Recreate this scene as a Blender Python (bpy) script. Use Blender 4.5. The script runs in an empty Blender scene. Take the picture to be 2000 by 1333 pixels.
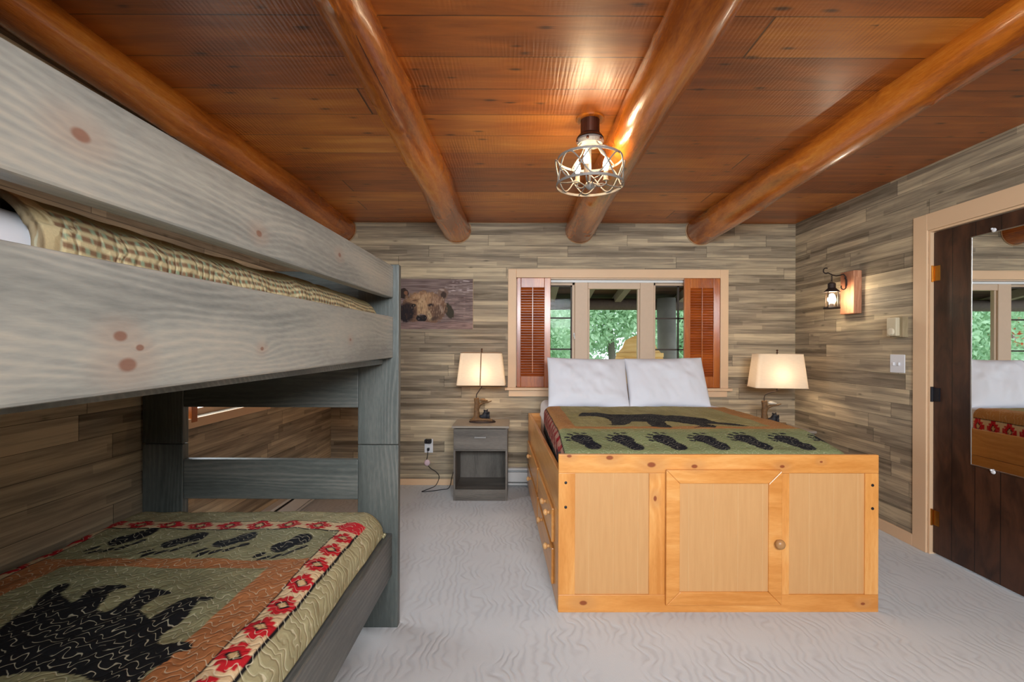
import bpy, bmesh, math, random
import numpy as np
from mathutils import Vector, Matrix
C = bpy.context.scene.collection
R = math.radians
random.seed(5)
SC = bpy.context.scene

# ------------------------------------------------------------------ camera, world, light, exposure
cam = bpy.data.objects.new('camera', bpy.data.cameras.new('camera')); C.objects.link(cam)
cam.location = (0, 0, 1.25); cam.rotation_euler = (R(90), R(-0.22), 0)
cam.data.sensor_width = 36; cam.data.lens = 36 * 950 / 2000
cam.data.shift_x = -8 / 2000; cam.data.shift_y = 10.5 / 2000
cam.data.clip_start = 0.02
SC.camera = cam
SC.view_settings.view_transform = 'Standard'; SC.view_settings.look = 'None'
SC.view_settings.gamma = 1; SC.view_settings.use_curve_mapping = False
SC.view_settings.exposure = 0.5
SC.cycles.use_denoising = True
SC.cycles.max_bounces = 10; SC.cycles.diffuse_bounces = 5
SC.cycles.sample_clamp_indirect = 6
W = bpy.data.worlds.new('sky'); SC.world = W; W.use_nodes = True
W.node_tree.nodes['Background'].inputs[0].default_value = (0.80, 0.90, 1.0, 1)
W.node_tree.nodes['Background'].inputs[1].default_value = 2.1

def area(name, loc, rot, sx, sy, watts, col):
    l = bpy.data.lights.new(name, 'AREA'); l.shape = 'RECTANGLE'; l.size = sx; l.size_y = sy
    l.energy = watts; l.color = col
    o = bpy.data.objects.new(name, l); C.objects.link(o); o.location = loc; o.rotation_euler = rot
    return o
# added fill standing in for bounced flash behind the camera; daylight at left window
area('bounce_fill_front', (0.25, -1.62, 2.0), (R(-80), 0, R(180)), 1.9, .7, 175, (0.88, 0.94, 1.0))
area('daylight_left', (-2.05, 2.75, 1.3), (0, R(-90), 0), 0.7, 0.9, 12, (0.86, 0.93, 1.0))

# ------------------------------------------------------------------ node helpers
def lin(h):
    c = [int(h[i:i+2], 16) / 255 for i in (0, 2, 4)]
    return tuple(((x + .055) / 1.055) ** 2.4 if x > .04045 else x / 12.92 for x in c)
class T:
    def __init__(s, name):
        s.m = bpy.data.materials.new(name); s.m.use_nodes = True; s.t = s.m.node_tree
        s.b = s.t.nodes['Principled BSDF']; s.out = s.t.nodes['Material Output']
    def n(s, typ, ins=None, **pr):
        k = s.t.nodes.new('ShaderNode' + typ)
        for a, v in pr.items(): setattr(k, a, v)
        for a, v in (ins or {}).items(): s.set(k.inputs[a], v)
        return k
    def set(s, sock, v):
        if isinstance(v, bpy.types.NodeSocket): s.t.links.new(v, sock)
        else:
            if sock.type == 'RGBA' and len(v) == 3: v = (*v, 1)
            sock.default_value = v
    def M(s, op, a, b=0.0, c=None, clamp=False):
        k = s.n('Math', operation=op, use_clamp=clamp); s.set(k.inputs[0], a)
        if len(k.inputs) > 1: s.set(k.inputs[1], b)
        if c is not None: s.set(k.inputs[2], c)
        return k.outputs[0]
    def obj(s): return s.n('TexCoord').outputs['Object']
    def sep(s, v):
        k = s.n('SeparateXYZ', {0: v}); return k.outputs[0], k.outputs[1], k.outputs[2]
    def comb(s, x, y, z): return s.n('CombineXYZ', {0: x, 1: y, 2: z}).outputs[0]
    def noise(s, v, scale=1., detail=4., rough=.55, dist=0.):
        return s.n('TexNoise', {'Vector': v, 'Scale': scale, 'Detail': detail, 'Roughness': rough, 'Distortion': dist}).outputs[0]
    def white(s, v): 
        k = s.n('TexWhiteNoise', {'Vector': v}, noise_dimensions='3D'); return k.outputs[0]
    def mix(s, f, a, b, blend='MIX'):
        k = s.n('Mix', data_type='RGBA', blend_type=blend)
        s.set(k.inputs[0], f); s.set(k.inputs[6], a); s.set(k.inputs[7], b); return k.outputs[2]
    def ramp(s, f, stops):
        k = s.n('ValToRGB', {0: f}); r = k.color_ramp
        while len(r.elements) < len(stops): r.elements.new(.5)
        for e, (p, c) in zip(r.elements, stops): e.position = p; e.color = (*c, 1)
        return k.outputs[0]
    def step(s, v, lo, hi):   # smoothstep lo..hi
        k = s.n('MapRange', {0: v, 1: lo, 2: hi}, interpolation_type='SMOOTHSTEP'); return k.outputs[0]
    def bump(s, h, strength, dist=.01):
        k = s.n('Bump', {'Height': h, 'Strength': strength, 'Distance': dist}); s.set(s.b.inputs['Normal'], k.outputs[0])
    def fin(s, col, rough=.6, spec=.4, coat=0., metal=0., crough=.15):
        s.set(s.b.inputs['Base Color'], col); s.set(s.b.inputs['Roughness'], rough)
        s.set(s.b.inputs['Specular IOR Level'], spec); s.set(s.b.inputs['Coat Weight'], coat)
        s.set(s.b.inputs['Coat Roughness'], crough); s.set(s.b.inputs['Metallic'], metal)
        return s.m
def plain(name, h, rough=.6, metal=0., spec=.4, coat=0., var=.12, bump=0., scale=30.):
    t = T(name); c = lin(h) if isinstance(h, str) else h
    f = t.noise(t.obj(), scale, 4)
    col = t.mix(f, tuple(x * (1 - var) for x in c), tuple(min(1, x * (1 + var)) for x in c))
    if bump: t.bump(t.noise(t.obj(), scale * 3, 4), bump, .004)
    return t.fin(col, rough, spec, coat, metal)
def emit(name, col, strength):
    t = T(name); t.set(t.b.inputs['Base Color'], col); t.set(t.b.inputs['Emission Color'], col); t.b.inputs['Emission Strength'].default_value = strength
    return t.m
def glass(name, tint=(1, 1, 1), mixf=.08):
    t = T(name); tr = t.n('BsdfTransparent', {0: tint}); gl = t.n('BsdfGlossy', {'Roughness': .02})
    mx = t.n('MixShader', {0: mixf, 1: tr.outputs[0], 2: gl.outputs[0]}); t.t.links.new(mx.outputs[0], t.out.inputs[0]); return t.m

# planked walls: u runs along the boards, v across them
def planks(name, ua, va, rowh, length, cols, rough=.6, spec=.3, seam=.02, strips=True, coat=0., knots=.5, chatter=0., streak=.5, amt=.5, gsc=22., fine=.35, kdark=.6, crough=.15):
    t = T(name); x, y, z = t.sep(t.obj()); ax = {'x': x, 'y': y, 'z': z}; u, v = ax[ua], ax[va]
    r = t.M('DIVIDE', v, rowh); row = t.M('FLOOR', r); fr = t.M('FRACT', r)
    rr = t.white(t.comb(row, 3.3, 0.)); uu = t.M('DIVIDE', t.M('ADD', u, t.M('MULTIPLY', rr, 7.)), length)
    bd = t.M('FLOOR', uu); fu = t.M('FRACT', uu); rnd = t.white(t.comb(row, bd, 1.7))
    # long streaks of the grain
    gv = t.comb(t.M('ADD', t.M('MULTIPLY', u, 1.3), t.M('MULTIPLY', rnd, 31.)), t.M('MULTIPLY', v, gsc), t.M('MULTIPLY', rnd, 9.))
    g1 = t.noise(gv, 1.4, 5, .6, .4)
    g2 = t.noise(t.comb(t.M('MULTIPLY', u, 5.), t.M('MULTIPLY', v, 170.), rnd), 1., 4)
    val = t.M('ADD', t.M('MULTIPLY', rnd, amt), t.M('MULTIPLY', t.step(g1, .3, .72), streak))
    val = t.M('ADD', val, t.M('MULTIPLY', t.M('SUBTRACT', g2, .5), fine))
    if strips:
        r2 = t.M('DIVIDE', v, rowh * .36); row2 = t.M('FLOOR', r2)
        u2 = t.M('FLOOR', t.M('DIVIDE', t.M('ADD', u, t.M('MULTIPLY', t.white(t.comb(row2, 8.8, 2.)), 5.)), length * .55))
        val = t.M('ADD', val, t.M('MULTIPLY', t.M('SUBTRACT', t.white(t.comb(row2, u2, 4.)), .5), .34))
    col = t.ramp(val, cols)
    # knots
    kv = t.comb(t.M('MULTIPLY', u, 3.2), t.M('MULTIPLY', v, 9.), 0.)
    vo = t.n('TexVoronoi', {'Vector': kv, 'Scale': 1., 'Randomness': 1.}, voronoi_dimensions='2D', feature='F1')
    kr = t.white(vo.outputs['Position'])
    km = t.M('MULTIPLY', t.M('SUBTRACT', 1., t.step(t.M('ADD', vo.outputs[0], t.M('ADD', t.M('MULTIPLY', g2, .2), t.M('MULTIPLY', kr, .10))), .17, .30)), t.M('GREATER_THAN', kr, 1 - knots))
    col = t.mix(t.M('MULTIPLY', km, kdark), col, tuple(c * .22 for c in cols[0][1]))
    s1 = t.M('MAXIMUM', t.M('LESS_THAN', fr, seam), t.M('LESS_THAN', fu, .0022))
    col = t.mix(t.M('MULTIPLY', s1, .8), col, tuple(c * .12 for c in cols[0][1]))
    h = t.M('ADD', t.M('MULTIPLY', g2, .25), t.M('MULTIPLY', s1, -1.2)); h = t.M('ADD', h, t.M('MULTIPLY', g1, .6))
    if chatter:
        cw = t.n('TexWave', {'Vector': t.comb(t.M('ADD', u, t.M('MULTIPLY', rnd, .3)), t.M('MULTIPLY', v, .12), 0.), 'Scale': 19., 'Distortion': 5., 'Detail': 3., 'Detail Scale': 2.}, wave_type='BANDS')
        h = t.M('ADD', h, t.M('MULTIPLY', cw.outputs[1], t.M('MULTIPLY', chatter, t.step(t.noise(t.comb(u, v, 0.), 1.3, 2), .42, .6))))
    t.bump(h, .35, .006)
    return t.fin(col, rough, spec, coat, 0., crough)

# solid timber: grain along one axis, knots that bend the grain, with optional placed knots (object coordinates)
def wood(name, axis, dark, mid, light, rough=.5, spec=.4, coat=0., freq=55., knots=(), kscale=2.2, kprob=.35, kcol='6b3a22', bump=.15, ring=.5, kr=.022, nd=.35, kb=.09):
    t = T(name); P = t.obj(); rnd = t.n('ObjectInfo').outputs['Random']
    off = t.comb(t.M('MULTIPLY', rnd, 17.), t.M('MULTIPLY', rnd, 5.), t.M('MULTIPLY', rnd, 11.))
    pa = t.n('VectorMath', {0: P, 1: off}, operation='ADD').outputs[0]
    k = {'x': (.16, 1, 1), 'y': (1, .16, 1), 'z': (1, 1, .16)}[axis]; kk = {'x': (.45, 1, 1), 'y': (1, .45, 1), 'z': (1, 1, .45)}[axis]
    q = t.n('VectorMath', {0: pa, 1: k}, operation='MULTIPLY').outputs[0]
    q2 = t.n('VectorMath', {0: pa, 1: kk}, operation='MULTIPLY').outputs[0]
    vo = t.n('TexVoronoi', {'Vector': q2, 'Scale': kscale * 2, 'Randomness': 1.}, feature='F1')
    d = t.M('DIVIDE', vo.outputs[0], kscale * 2)
    pick = t.M('GREATER_THAN', t.white(vo.outputs['Position']), 1 - kprob)
    d = t.M('ADD', d, t.M('MULTIPLY', t.M('SUBTRACT', 1., pick), 9.))
    for (a, b, c, s) in knots:
        dv = t.n('VectorMath', {0: P, 1: (a, b, c)}, operation='SUBTRACT').outputs[0]
        dv = t.n('VectorMath', {0: dv, 1: tuple(1 if v == 1 else .6 for v in kk)}, operation='MULTIPLY').outputs[0]
        ln = t.n('VectorMath', {0: dv}, operation='LENGTH').outputs['Value']
        d = t.M('MINIMUM', d, t.M('DIVIDE', ln, s))
    infl = t.M('POWER', 2.718, t.M('MULTIPLY', d, -22.))
    n1 = t.noise(q, 4.5, 3, .5, .3); x, y, z = t.sep(q)
    ac = {'x': t.M('ADD', y, t.M('MULTIPLY', z, 1.0)), 'y': t.M('ADD', t.M('MULTIPLY', x, 1.0), z), 'z': t.M('ADD', x, t.M('MULTIPLY', y, 1.0))}[axis]
    ph = t.M('MULTIPLY', t.M('ADD', t.M('ADD', ac, t.M('MULTIPLY', n1, nd)), t.M('MULTIPLY', infl, kb)), freq)
    rg = t.M('MULTIPLY_ADD', t.M('SINE', t.M('MULTIPLY', ph, 6.283)), .5, .5)
    rg = t.M('POWER', rg, 1.6); rg = t.M('MULTIPLY', rg, t.M('ADD', t.step(t.noise(q, 9., 2), .35, .65), .15))
    fine = t.noise(t.n('VectorMath', {0: q, 1: (1, 1, 1)}, operation='MULTIPLY').outputs[0], 160., 3)
    big = t.noise(q, 7., 3)
    val = t.M('ADD', t.M('MULTIPLY', t.step(big, .3, .7), .55), t.M('MULTIPLY', rg, ring * .5))
    val = t.M('ADD', val, t.M('MULTIPLY', t.M('SUBTRACT', fine, .5), .5))
    col = t.ramp(val, [(0.05, lin(dark)), (.45, lin(mid)), (.95, lin(light))])
    km = t.M('SUBTRACT', 1., t.step(d, kr * .55, kr)); kh = t.M('SUBTRACT', 1., t.step(d, kr, kr * 4.5))
    col = t.mix(t.M('MULTIPLY', kh, .5), col, tuple((a + b) * .5 for a, b in zip(lin(kcol), lin(light))))
    col = t.mix(t.M('MULTIPLY', km, .85), col, lin(kcol))
    t.bump(t.M('ADD', t.M('MULTIPLY', rg, .4), fine), bump, .003)
    return t.fin(col, rough, spec, coat)

def painted(name, rough=.85, stitch='e6dfc0', samt=.5, bump=.3, sheen=.0, sscale=38.):   # uses the colour attribute "paint" and adds quilting stitches
    t = T(name); a = t.n('Attribute', attribute_name='paint').outputs[0]; P = t.obj()
    col = a
    w = t.noise(P, 420., 2); col = t.mix(t.M('MULTIPLY', w, .25), col, (0.02, .02, .02))
    h = t.M('MULTIPLY', w, .15)
    if samt:
        x, y, z = t.sep(P); dn = t.M('MULTIPLY', t.M('SUBTRACT', t.noise(P, 13., 1), .5), 2.2)
        d2 = t.M('MULTIPLY', t.M('SINE', t.M('ADD', t.M('MULTIPLY', x, 165.), t.M('MULTIPLY', t.noise(P, 20., 1), 9.))), .38)
        ph = t.M('ADD', t.M('ADD', t.M('MULTIPLY', y, sscale), dn), d2)
        f = t.M('ABSOLUTE', t.M('SUBTRACT', t.M('FRACT', ph), .5))
        st = t.M('SUBTRACT', 1., t.step(f, .03, .085))
        brk = t.step(t.noise(P, 22., 1), .38, .48)
        st = t.M('MULTIPLY', st, brk)
        col = t.mix(t.M('MULTIPLY', st, samt), col, lin(stitch))
        h = t.M('ADD', h, t.M('MULTIPLY', t.step(f, 0., .3), 1.))
    t.bump(h, bump, .006)
    t.b.inputs['Sheen Weight'].default_value = sheen
    return t.fin(col, rough, .2)

# ------------------------------------------------------------------ mesh helpers
def obj(name, bm, mat, parent=None, bevel=0, smooth=False, loc=None):
    me = bpy.data.meshes.new(name); bmesh.ops.recalc_face_normals(bm, faces=bm.faces[:]); bm.to_mesh(me); bm.free()
    if smooth:
        for p in me.polygons: p.use_smooth = True
    me.materials.append(mat); o = bpy.data.objects.new(name, me); C.objects.link(o)
    if parent: o.parent = parent
    if loc: o.location = loc
    if bevel:
        b = o.modifiers.new('bevel', 'BEVEL'); b.width = bevel; b.segments = 2; b.limit_method = 'ANGLE'; b.angle_limit = R(40)
    return o
def tag(o, label, cat, group=None):
    o['label'] = label; o['category'] = cat
    if group: o['group'] = group
    return o
def thing(name, label, cat, loc=(0, 0, 0), rz=0, group=None):
    o = bpy.data.objects.new(name, None); C.objects.link(o); o.location = loc; o.rotation_euler = (0, 0, rz); o.empty_display_size = .1
    return tag(o, label, cat, group)
def struct(o): o['kind'] = 'structure'; return o
def sthing(name, loc=(0, 0, 0)):
    o = bpy.data.objects.new(name, None); C.objects.link(o); o.location = loc; return struct(o)
def box(bm, x0, x1, y0, y1, z0, z1):
    v = [bm.verts.new(p) for p in ((x0, y0, z0), (x1, y0, z0), (x1, y1, z0), (x0, y1, z0), (x0, y0, z1), (x1, y0, z1), (x1, y1, z1), (x0, y1, z1))]
    for f in ((0, 1, 2, 3), (4, 5, 6, 7), (0, 1, 5, 4), (1, 2, 6, 5), (2, 3, 7, 6), (3, 0, 4, 7)): bm.faces.new([v[i] for i in f])
    return bm
def B(*a): return box(bmesh.new(), *a)
def boxes(*bs):
    bm = bmesh.new()
    for b in bs: box(bm, *b)
    return bm
def frame_vec(d):
    d = d.normalized(); a = Vector((0, 0, 1)) if abs(d.z) < .9 else Vector((1, 0, 0))
    u = d.cross(a).normalized(); return u, d.cross(u).normalized()
def tube(bm, pts, r, seg=8, closed=False):
    pts = [Vector(p) for p in pts]; n = len(pts); rs = r if isinstance(r, (list, tuple)) else [r] * n; rings = []
    u = None
    for i, p in enumerate(pts):
        a = pts[(i - 1) % n] if (closed or i) else pts[0]; b = pts[(i + 1) % n] if (closed or i < n - 1) else pts[-1]
        d = (b - a).normalized()
        if u is None: u, w = frame_vec(d)
        else:
            u = (u - d * u.dot(d)).normalized(); w = d.cross(u).normalized()
        rings.append([bm.verts.new(p + (u * math.cos(6.28318 * k / seg) + w * math.sin(6.28318 * k / seg)) * rs[i]) for k in range(seg)])
    m = n if closed else n - 1
    for i in range(m):
        a, b = rings[i], rings[(i + 1) % n]
        for k in range(seg): bm.faces.new((a[k], a[(k + 1) % seg], b[(k + 1) % seg], b[k]))
    if not closed: bm.faces.new(rings[0][::-1]); bm.faces.new(rings[-1])
    return bm
def lathe(bm, prof, c=(0, 0, 0), seg=24, ax=2, sx=1., sy=1.):
    c = Vector(c); rings = []
    for r, h in prof:
        ring = []
        for k in range(seg):
            a = 6.28318 * k / seg; p = [r * math.cos(a) * sx, r * math.sin(a) * sy, h]
            if ax == 0: p = [p[2], p[0], p[1]]
            if ax == 1: p = [p[0], p[2], p[1]]
            ring.append(bm.verts.new(c + Vector(p)))
        rings.append(ring)
    for a, b in zip(rings, rings[1:]):
        for k in range(seg): bm.faces.new((a[k], a[(k + 1) % seg], b[(k + 1) % seg], b[k]))
    bm.faces.new(rings[0][::-1]); bm.faces.new(rings[-1]); return bm
def L(prof, **k): return lathe(bmesh.new(), prof, **k)
def ball(bm, c, r, s=(1, 1, 1), rot=None, seg=16):
    m = Matrix.Translation(c) @ (rot or Matrix.Identity(4)) @ Matrix.Diagonal((r * s[0], r * s[1], r * s[2], 1))
    bmesh.ops.create_uvsphere(bm, u_segments=seg, v_segments=seg // 2 + 2, radius=1, matrix=m); return bm
def arc(cx, cy, r, a0, a1, n): return [(cx + r * math.cos(R(a0 + (a1 - a0) * i / n)), cy + r * math.sin(R(a0 + (a1 - a0) * i / n))) for i in range(n + 1)]

rng = np.random.default_rng(3)
def vnoise(x, y, seed=0):    # smooth value noise for arrays
    g = np.random.default_rng(seed).random((64, 64)); xi = np.floor(x).astype(int); yi = np.floor(y).astype(int)
    fx = x - xi; fy = y - yi; fx = fx * fx * (3 - 2 * fx); fy = fy * fy * (3 - 2 * fy)
    G = lambda a, b: g[a % 64, b % 64]
    return (G(xi, yi) * (1 - fx) + G(xi + 1, yi) * fx) * (1 - fy) + (G(xi, yi + 1) * (1 - fx) + G(xi + 1, yi + 1) * fx) * fy
def inpoly(x, y, poly):
    ins = np.zeros(x.shape, bool); n = len(poly)
    for i in range(n):
        x0, y0 = poly[i]; x1, y1 = poly[(i + 1) % n]
        if y0 == y1: continue
        c = ((y0 > y) != (y1 > y)) & (x < (x1 - x0) * (y - y0) / (y1 - y0) + x0); ins ^= c
    return ins
def ell(x, y, cx, cy, rx, ry, a=0.):
    c, s = math.cos(R(a)), math.sin(R(a)); dx, dy = x - cx, y - cy
    return ((dx * c + dy * s) / rx) ** 2 + ((-dx * s + dy * c) / ry) ** 2
def gridmesh(name, P, col, mat, parent=None, solid=0., loc=None):
    ny, nx = P.shape[:2]; me = bpy.data.meshes.new(name)
    idx = np.arange(nx * ny).reshape(ny, nx)
    f = np.stack([idx[:-1, :-1], idx[:-1, 1:], idx[1:, 1:], idx[1:, :-1]], -1).reshape(-1, 4)
    me.vertices.add(nx * ny); me.vertices.foreach_set('co', P.reshape(-1).astype(np.float32))
    me.loops.add(f.size); me.loops.foreach_set('vertex_index', f.reshape(-1).astype(np.int32))
    me.polygons.add(len(f)); me.polygons.foreach_set('loop_start', np.arange(0, f.size, 4, dtype=np.int32))
    me.update(calc_edges=True); me.polygons.foreach_set('use_smooth', np.ones(len(f), bool))
    if col is not None:
        at = me.color_attributes.new('paint', 'FLOAT_COLOR', 'POINT')
        c4 = np.ones((nx * ny, 4), np.float32); c4[:, :3] = col.reshape(-1, 3); at.data.foreach_set('color', c4.reshape(-1))
    me.materials.append(mat); o = bpy.data.objects.new(name, me); C.objects.link(o)
    if parent: o.parent = parent
    if loc: o.location = loc
    if solid:
        s = o.modifiers.new('thick', 'SOLIDIFY'); s.thickness = solid; s.offset = -1
    return o
def foldax(a, lo, hi, r, slo=True, shi=True):
    x = a.copy(); dz = np.zeros_like(a)
    for on, e, sg in ((shi, hi, 1), (slo, lo, -1)):
        if not on: continue
        t = sg * (a - (e - sg * r)); m = t > 0; tt = np.clip(t, 0, r * math.pi / 2)
        x = np.where(m, e - sg * r + sg * r * np.sin(tt / r), x)
        dz = np.where(m, r * (1 - np.cos(tt / r)) + np.clip(t - r * math.pi / 2, 0, None), dz)
    return x, dz
def cloth(name, x0, x1, y0, y1, zt, r, drop, mat, step=.005, sides=(1, 1, 1, 1), colf=None, amp=.004, parent=None, solid=.008, zf=None, seed=1, nf=6.):
    ex = r * math.pi / 2 + max(0, drop - r) - r
    a0 = x0 - ex * sides[0]; a1 = x1 + ex * sides[1]; b0 = y0 - ex * sides[2]; b1 = y1 + ex * sides[3]
    U, V = np.meshgrid(np.linspace(a0, a1, int((a1 - a0) / step) + 2), np.linspace(b0, b1, int((b1 - b0) / step) + 2))
    X, dx = foldax(U, x0, x1, r, sides[0], sides[1]); Y, dy = foldax(V, y0, y1, r, sides[2], sides[3])
    Z = zt - np.minimum(dx + dy, drop)
    nz = (vnoise(U * nf + 9, V * nf + 9, seed) - .5) * 2 * amp + (vnoise(U * nf * 4 + 9, V * nf * 4 + 9, seed + 1) - .5) * amp
    Z = Z + nz
    X = X + np.where(dx > r * .6, nz * np.sign(U - (x0 + x1) / 2), 0); Y = Y + np.where(dy > r * .6, nz * np.sign(V - (y0 + y1) / 2), 0)
    if zf is not None: Z = Z + zf(X, Y)
    col = colf(U, V) if colf else None
    return gridmesh(name, np.stack([X, Y, Z], -1), col, mat, parent, solid)

# ------------------------------------------------------------------ materials
wallc = [(.0, lin('655846')), (.35, lin('8b7e6a')), (.65, lin('ab9b80')), (1.0, lin('ccba98'))]
m_wall_x = planks('grey_plank_wall_x', 'x', 'z', .098, 1.25, wallc, .62, .3, knots=.2)
m_wall_y = planks('grey_plank_wall_y', 'y', 'z', .098, 1.25, wallc, .62, .3, knots=.2)
m_ceil = planks('varnished_ceiling', 'x', 'y', .234, 3.7, [(.0, lin('7c3e0e')), (.35, lin('a75a1a')), (.7, lin('c4782a')), (1., lin('da9644'))], .42, .5, seam=.022, strips=False, coat=.4, knots=.55, crough=.3, chatter=.7, streak=.4, amt=.5, gsc=9., fine=.18, kdark=.9)
m_log = wood('varnished_log', 'y', '86400c', 'bb671a', 'dd9036', .24, .5, .45, freq=26., kscale=2.0, kprob=.4, kcol='3a1a0a', bump=.45, ring=.3, kr=.026)
m_logend = wood('log_end', 'y', '6e3c14', '8a4e1a', 'a86a2c', .5)
GK = [(-.545, .608, 1.512, 1.0), (-.545, 1.03, 1.487, .8), (-.545, .683, 1.222, 1.15), (-.545, .67, 1.262, .85), (-.545, .705, 1.246, .55), (-.545, 1.044, 1.243, .5), (-.545, 1.5, 1.53, .8), (-.545, 1.6, 1.27, .6)]
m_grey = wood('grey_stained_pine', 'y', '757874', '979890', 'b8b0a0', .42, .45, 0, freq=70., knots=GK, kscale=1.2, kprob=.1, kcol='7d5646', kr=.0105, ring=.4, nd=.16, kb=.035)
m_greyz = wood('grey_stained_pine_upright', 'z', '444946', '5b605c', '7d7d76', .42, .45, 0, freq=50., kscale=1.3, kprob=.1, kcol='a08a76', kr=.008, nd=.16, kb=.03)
m_greyd = wood('shaded_grey_pine_side', 'y', '444746', '5c5e5a', '7d7a72', .42, .45, 0, freq=50., kscale=1.3, kprob=.1, kcol='8a7462', kr=.008, nd=.16, kb=.03)  # lower side boards: their shade is put into a darker pine colour
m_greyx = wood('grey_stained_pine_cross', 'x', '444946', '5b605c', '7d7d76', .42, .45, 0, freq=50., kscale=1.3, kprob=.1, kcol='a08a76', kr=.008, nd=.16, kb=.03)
BK = [(.05, 0, .735, .55), (.24, 0, .728, .8), (.437, 0, .695, .95), (.64, 0, .688, .7), (1.055, 0, .688, .55), (1.24, 0, .71, .35), (.455, 0, .536, .6), (.118, 0, .045, .85), (1.44, 0, .04, .5)]
m_pinex = wood('honey_pine_rail', 'x', 'c47f38', 'd6944c', 'e4ae6a', .35, .45, .2, freq=20., knots=BK, kprob=.0, kcol='7a2f12', ring=.35, kr=.016, bump=.05)
m_pinez = wood('honey_pine_stile', 'z', 'c47f38', 'd6944c', 'e4ae6a', .35, .45, .2, freq=20., knots=BK, kprob=.0, kcol='7a2f12', ring=.35, kr=.016, bump=.05)
m_piney = wood('honey_pine_side', 'y', 'b97a38', 'cd8e48', 'dca765', .35, .45, .2, freq=20., kprob=.12, kcol='7a3a1a', ring=.4, kr=.015, bump=.05)
def panel_mat():
    t = T('pale_beadboard_panel'); P = t.obj(); x, y, z = t.sep(P)
    n = t.noise(t.comb(t.M('MULTIPLY', x, 60.), y, t.M('MULTIPLY', z, 5.)), 1., 5)
    f = t.M('FRACT', t.M('DIVIDE', t.M('ADD', x, .03), .116)); g = t.M('SUBTRACT', 1., t.step(t.M('ABSOLUTE', t.M('SUBTRACT', f, .5)), .0, .018))
    col = t.mix(n, lin('bb8a56'), lin('cd9e68')); col = t.mix(t.M('MULTIPLY', g, .35), col, lin('e2bd8a'))
    t.bump(t.M('MULTIPLY', g, -1.), .3, .004); return t.fin(col, .5, .35)
m_panel = panel_mat()
m_nsx = wood('grey_oak_laminate', 'x', '544f49', '6d675f', '857e74', .5, .35, freq=60., kprob=.0, ring=.3)
m_nsz = wood('grey_oak_laminate_upright', 'z', '544f49', '6d675f', '857e74', .5, .35, freq=60., kprob=.0, ring=.3)
m_shut = wood('red_brown_shutter', 'z', '8a4210', 'ac5c1c', 'c87830', .33, .5, .3, freq=30., kprob=.0, ring=.4)
m_louv = wood('red_brown_louver', 'x', '84390e', 'a44e18', 'bd6626', .38, .45, .1, freq=40., kprob=0)
m_cream = plain('cream_trim', 'dbb994', .5, var=.05, scale=6)
m_sash = plain('cream_sash', 'c9b096', .5, var=.05)
m_dkmunt = plain('dark_muntin', '3d332b', .6)
m_white = plain('white_enamel', 'd9dad8', .45, var=.03)
m_plate = plain('white_plastic', 'dcdde0', .35, var=.02)
m_black = plain('black_rubber', '14141a', .5, var=.1)
m_brass = plain('brass', 'c0863a', .3, metal=1., var=.15)
m_iron = plain('rusty_iron', '3b302b', .6, metal=.6, var=.4, bump=.4, scale=60)
m_bronze = plain('bronze_canopy', '4a2a1c', .4, metal=.6, var=.3)
m_cage = plain('weathered_white_metal', '7c7872', .5, metal=.2, var=.25, bump=.3, scale=70)
m_nickel = plain('brushed_nickel', 'b9b7b4', .3, metal=1., var=.05)
m_linen = plain('white_cotton', 'd6d7dc', .85, spec=.15, var=.02, scale=8, bump=.1)
m_glass = glass('clear_glass', (1, 1, 1), .002); m_bglass = glass('bulb_glass', (1, .97, .9), .15)
m_bulb = emit('lit_bulb', (1., .74, .45), 100.)
m_lampbulb = emit('lit_lamp_bulb', (1., .80, .58), 55.)
m_scbulb = emit('lit_sconce_bulb', (1., .86, .68), 130.)
def carpet():
    t = T('sculpted_carpet'); P = t.obj(); x, y, z = t.sep(P)
    w1 = t.M('MULTIPLY', t.M('SUBTRACT', t.noise(t.comb(t.M('MULTIPLY', x, 1.), t.M('MULTIPLY', y, .9), 0.), 5.5, 2), .5), 5.)
    ph = t.M('ADD', t.M('MULTIPLY', x, 26.), w1)
    f = t.M('MULTIPLY_ADD', t.M('SINE', t.M('MULTIPLY', ph, 6.283)), .5, .5)
    f = t.M('POWER', f, 2.2); f = t.M('MULTIPLY', f, t.step(t.noise(P, 4., 2), .34, .6))
    pile = t.noise(P, 260., 3); blot = t.noise(P, 2.2, 3)
    col = t.mix(blot, lin('bfc4c6'), lin('ced2d3')); col = t.mix(t.M('MULTIPLY', f, .32), col, lin('a0a2a6'))
    col = t.mix(t.M('MULTIPLY', pile, .25), col, lin('b4b2b2'))
    t.bump(t.M('ADD', t.M('MULTIPLY', f, -1.), t.M('MULTIPLY', pile, .35)), .3, .008); t.b.inputs['Sheen Weight'].default_value = .15
    return t.fin(col, .95, .1)
m_carpet = carpet()
def doorwood():
    t = T('dark_plank_door'); P = t.obj(); x, y, z = t.sep(P)
    r = t.M('DIVIDE', t.M('ADD', y, .02), .142); row = t.M('FLOOR', r); fr = t.M('FRACT', r); rn = t.white(t.comb(row, 1., 2.))
    g = t.noise(t.comb(rn, t.M('MULTIPLY', y, 40.), t.M('MULTIPLY', z, 2.5)), 1., 5); b = t.noise(t.comb(rn, t.M('MULTIPLY', y, 7.), t.M('MULTIPLY', z, 3.)), 1.4, 5, .6, .6)
    col = t.mix(t.step(b, .3, .7), lin('2b1a12'), lin('553523')); col = t.mix(t.M('MULTIPLY', g, .5), col, lin('3a2318'))
    s = t.M('LESS_THAN', fr, .03); col = t.mix(s, col, lin('0d0806')); t.bump(t.M('SUBTRACT', t.M('ADD', g, b), s), .3, .004)
    return t.fin(col, .4, .45)
m_door = doorwood()
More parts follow.
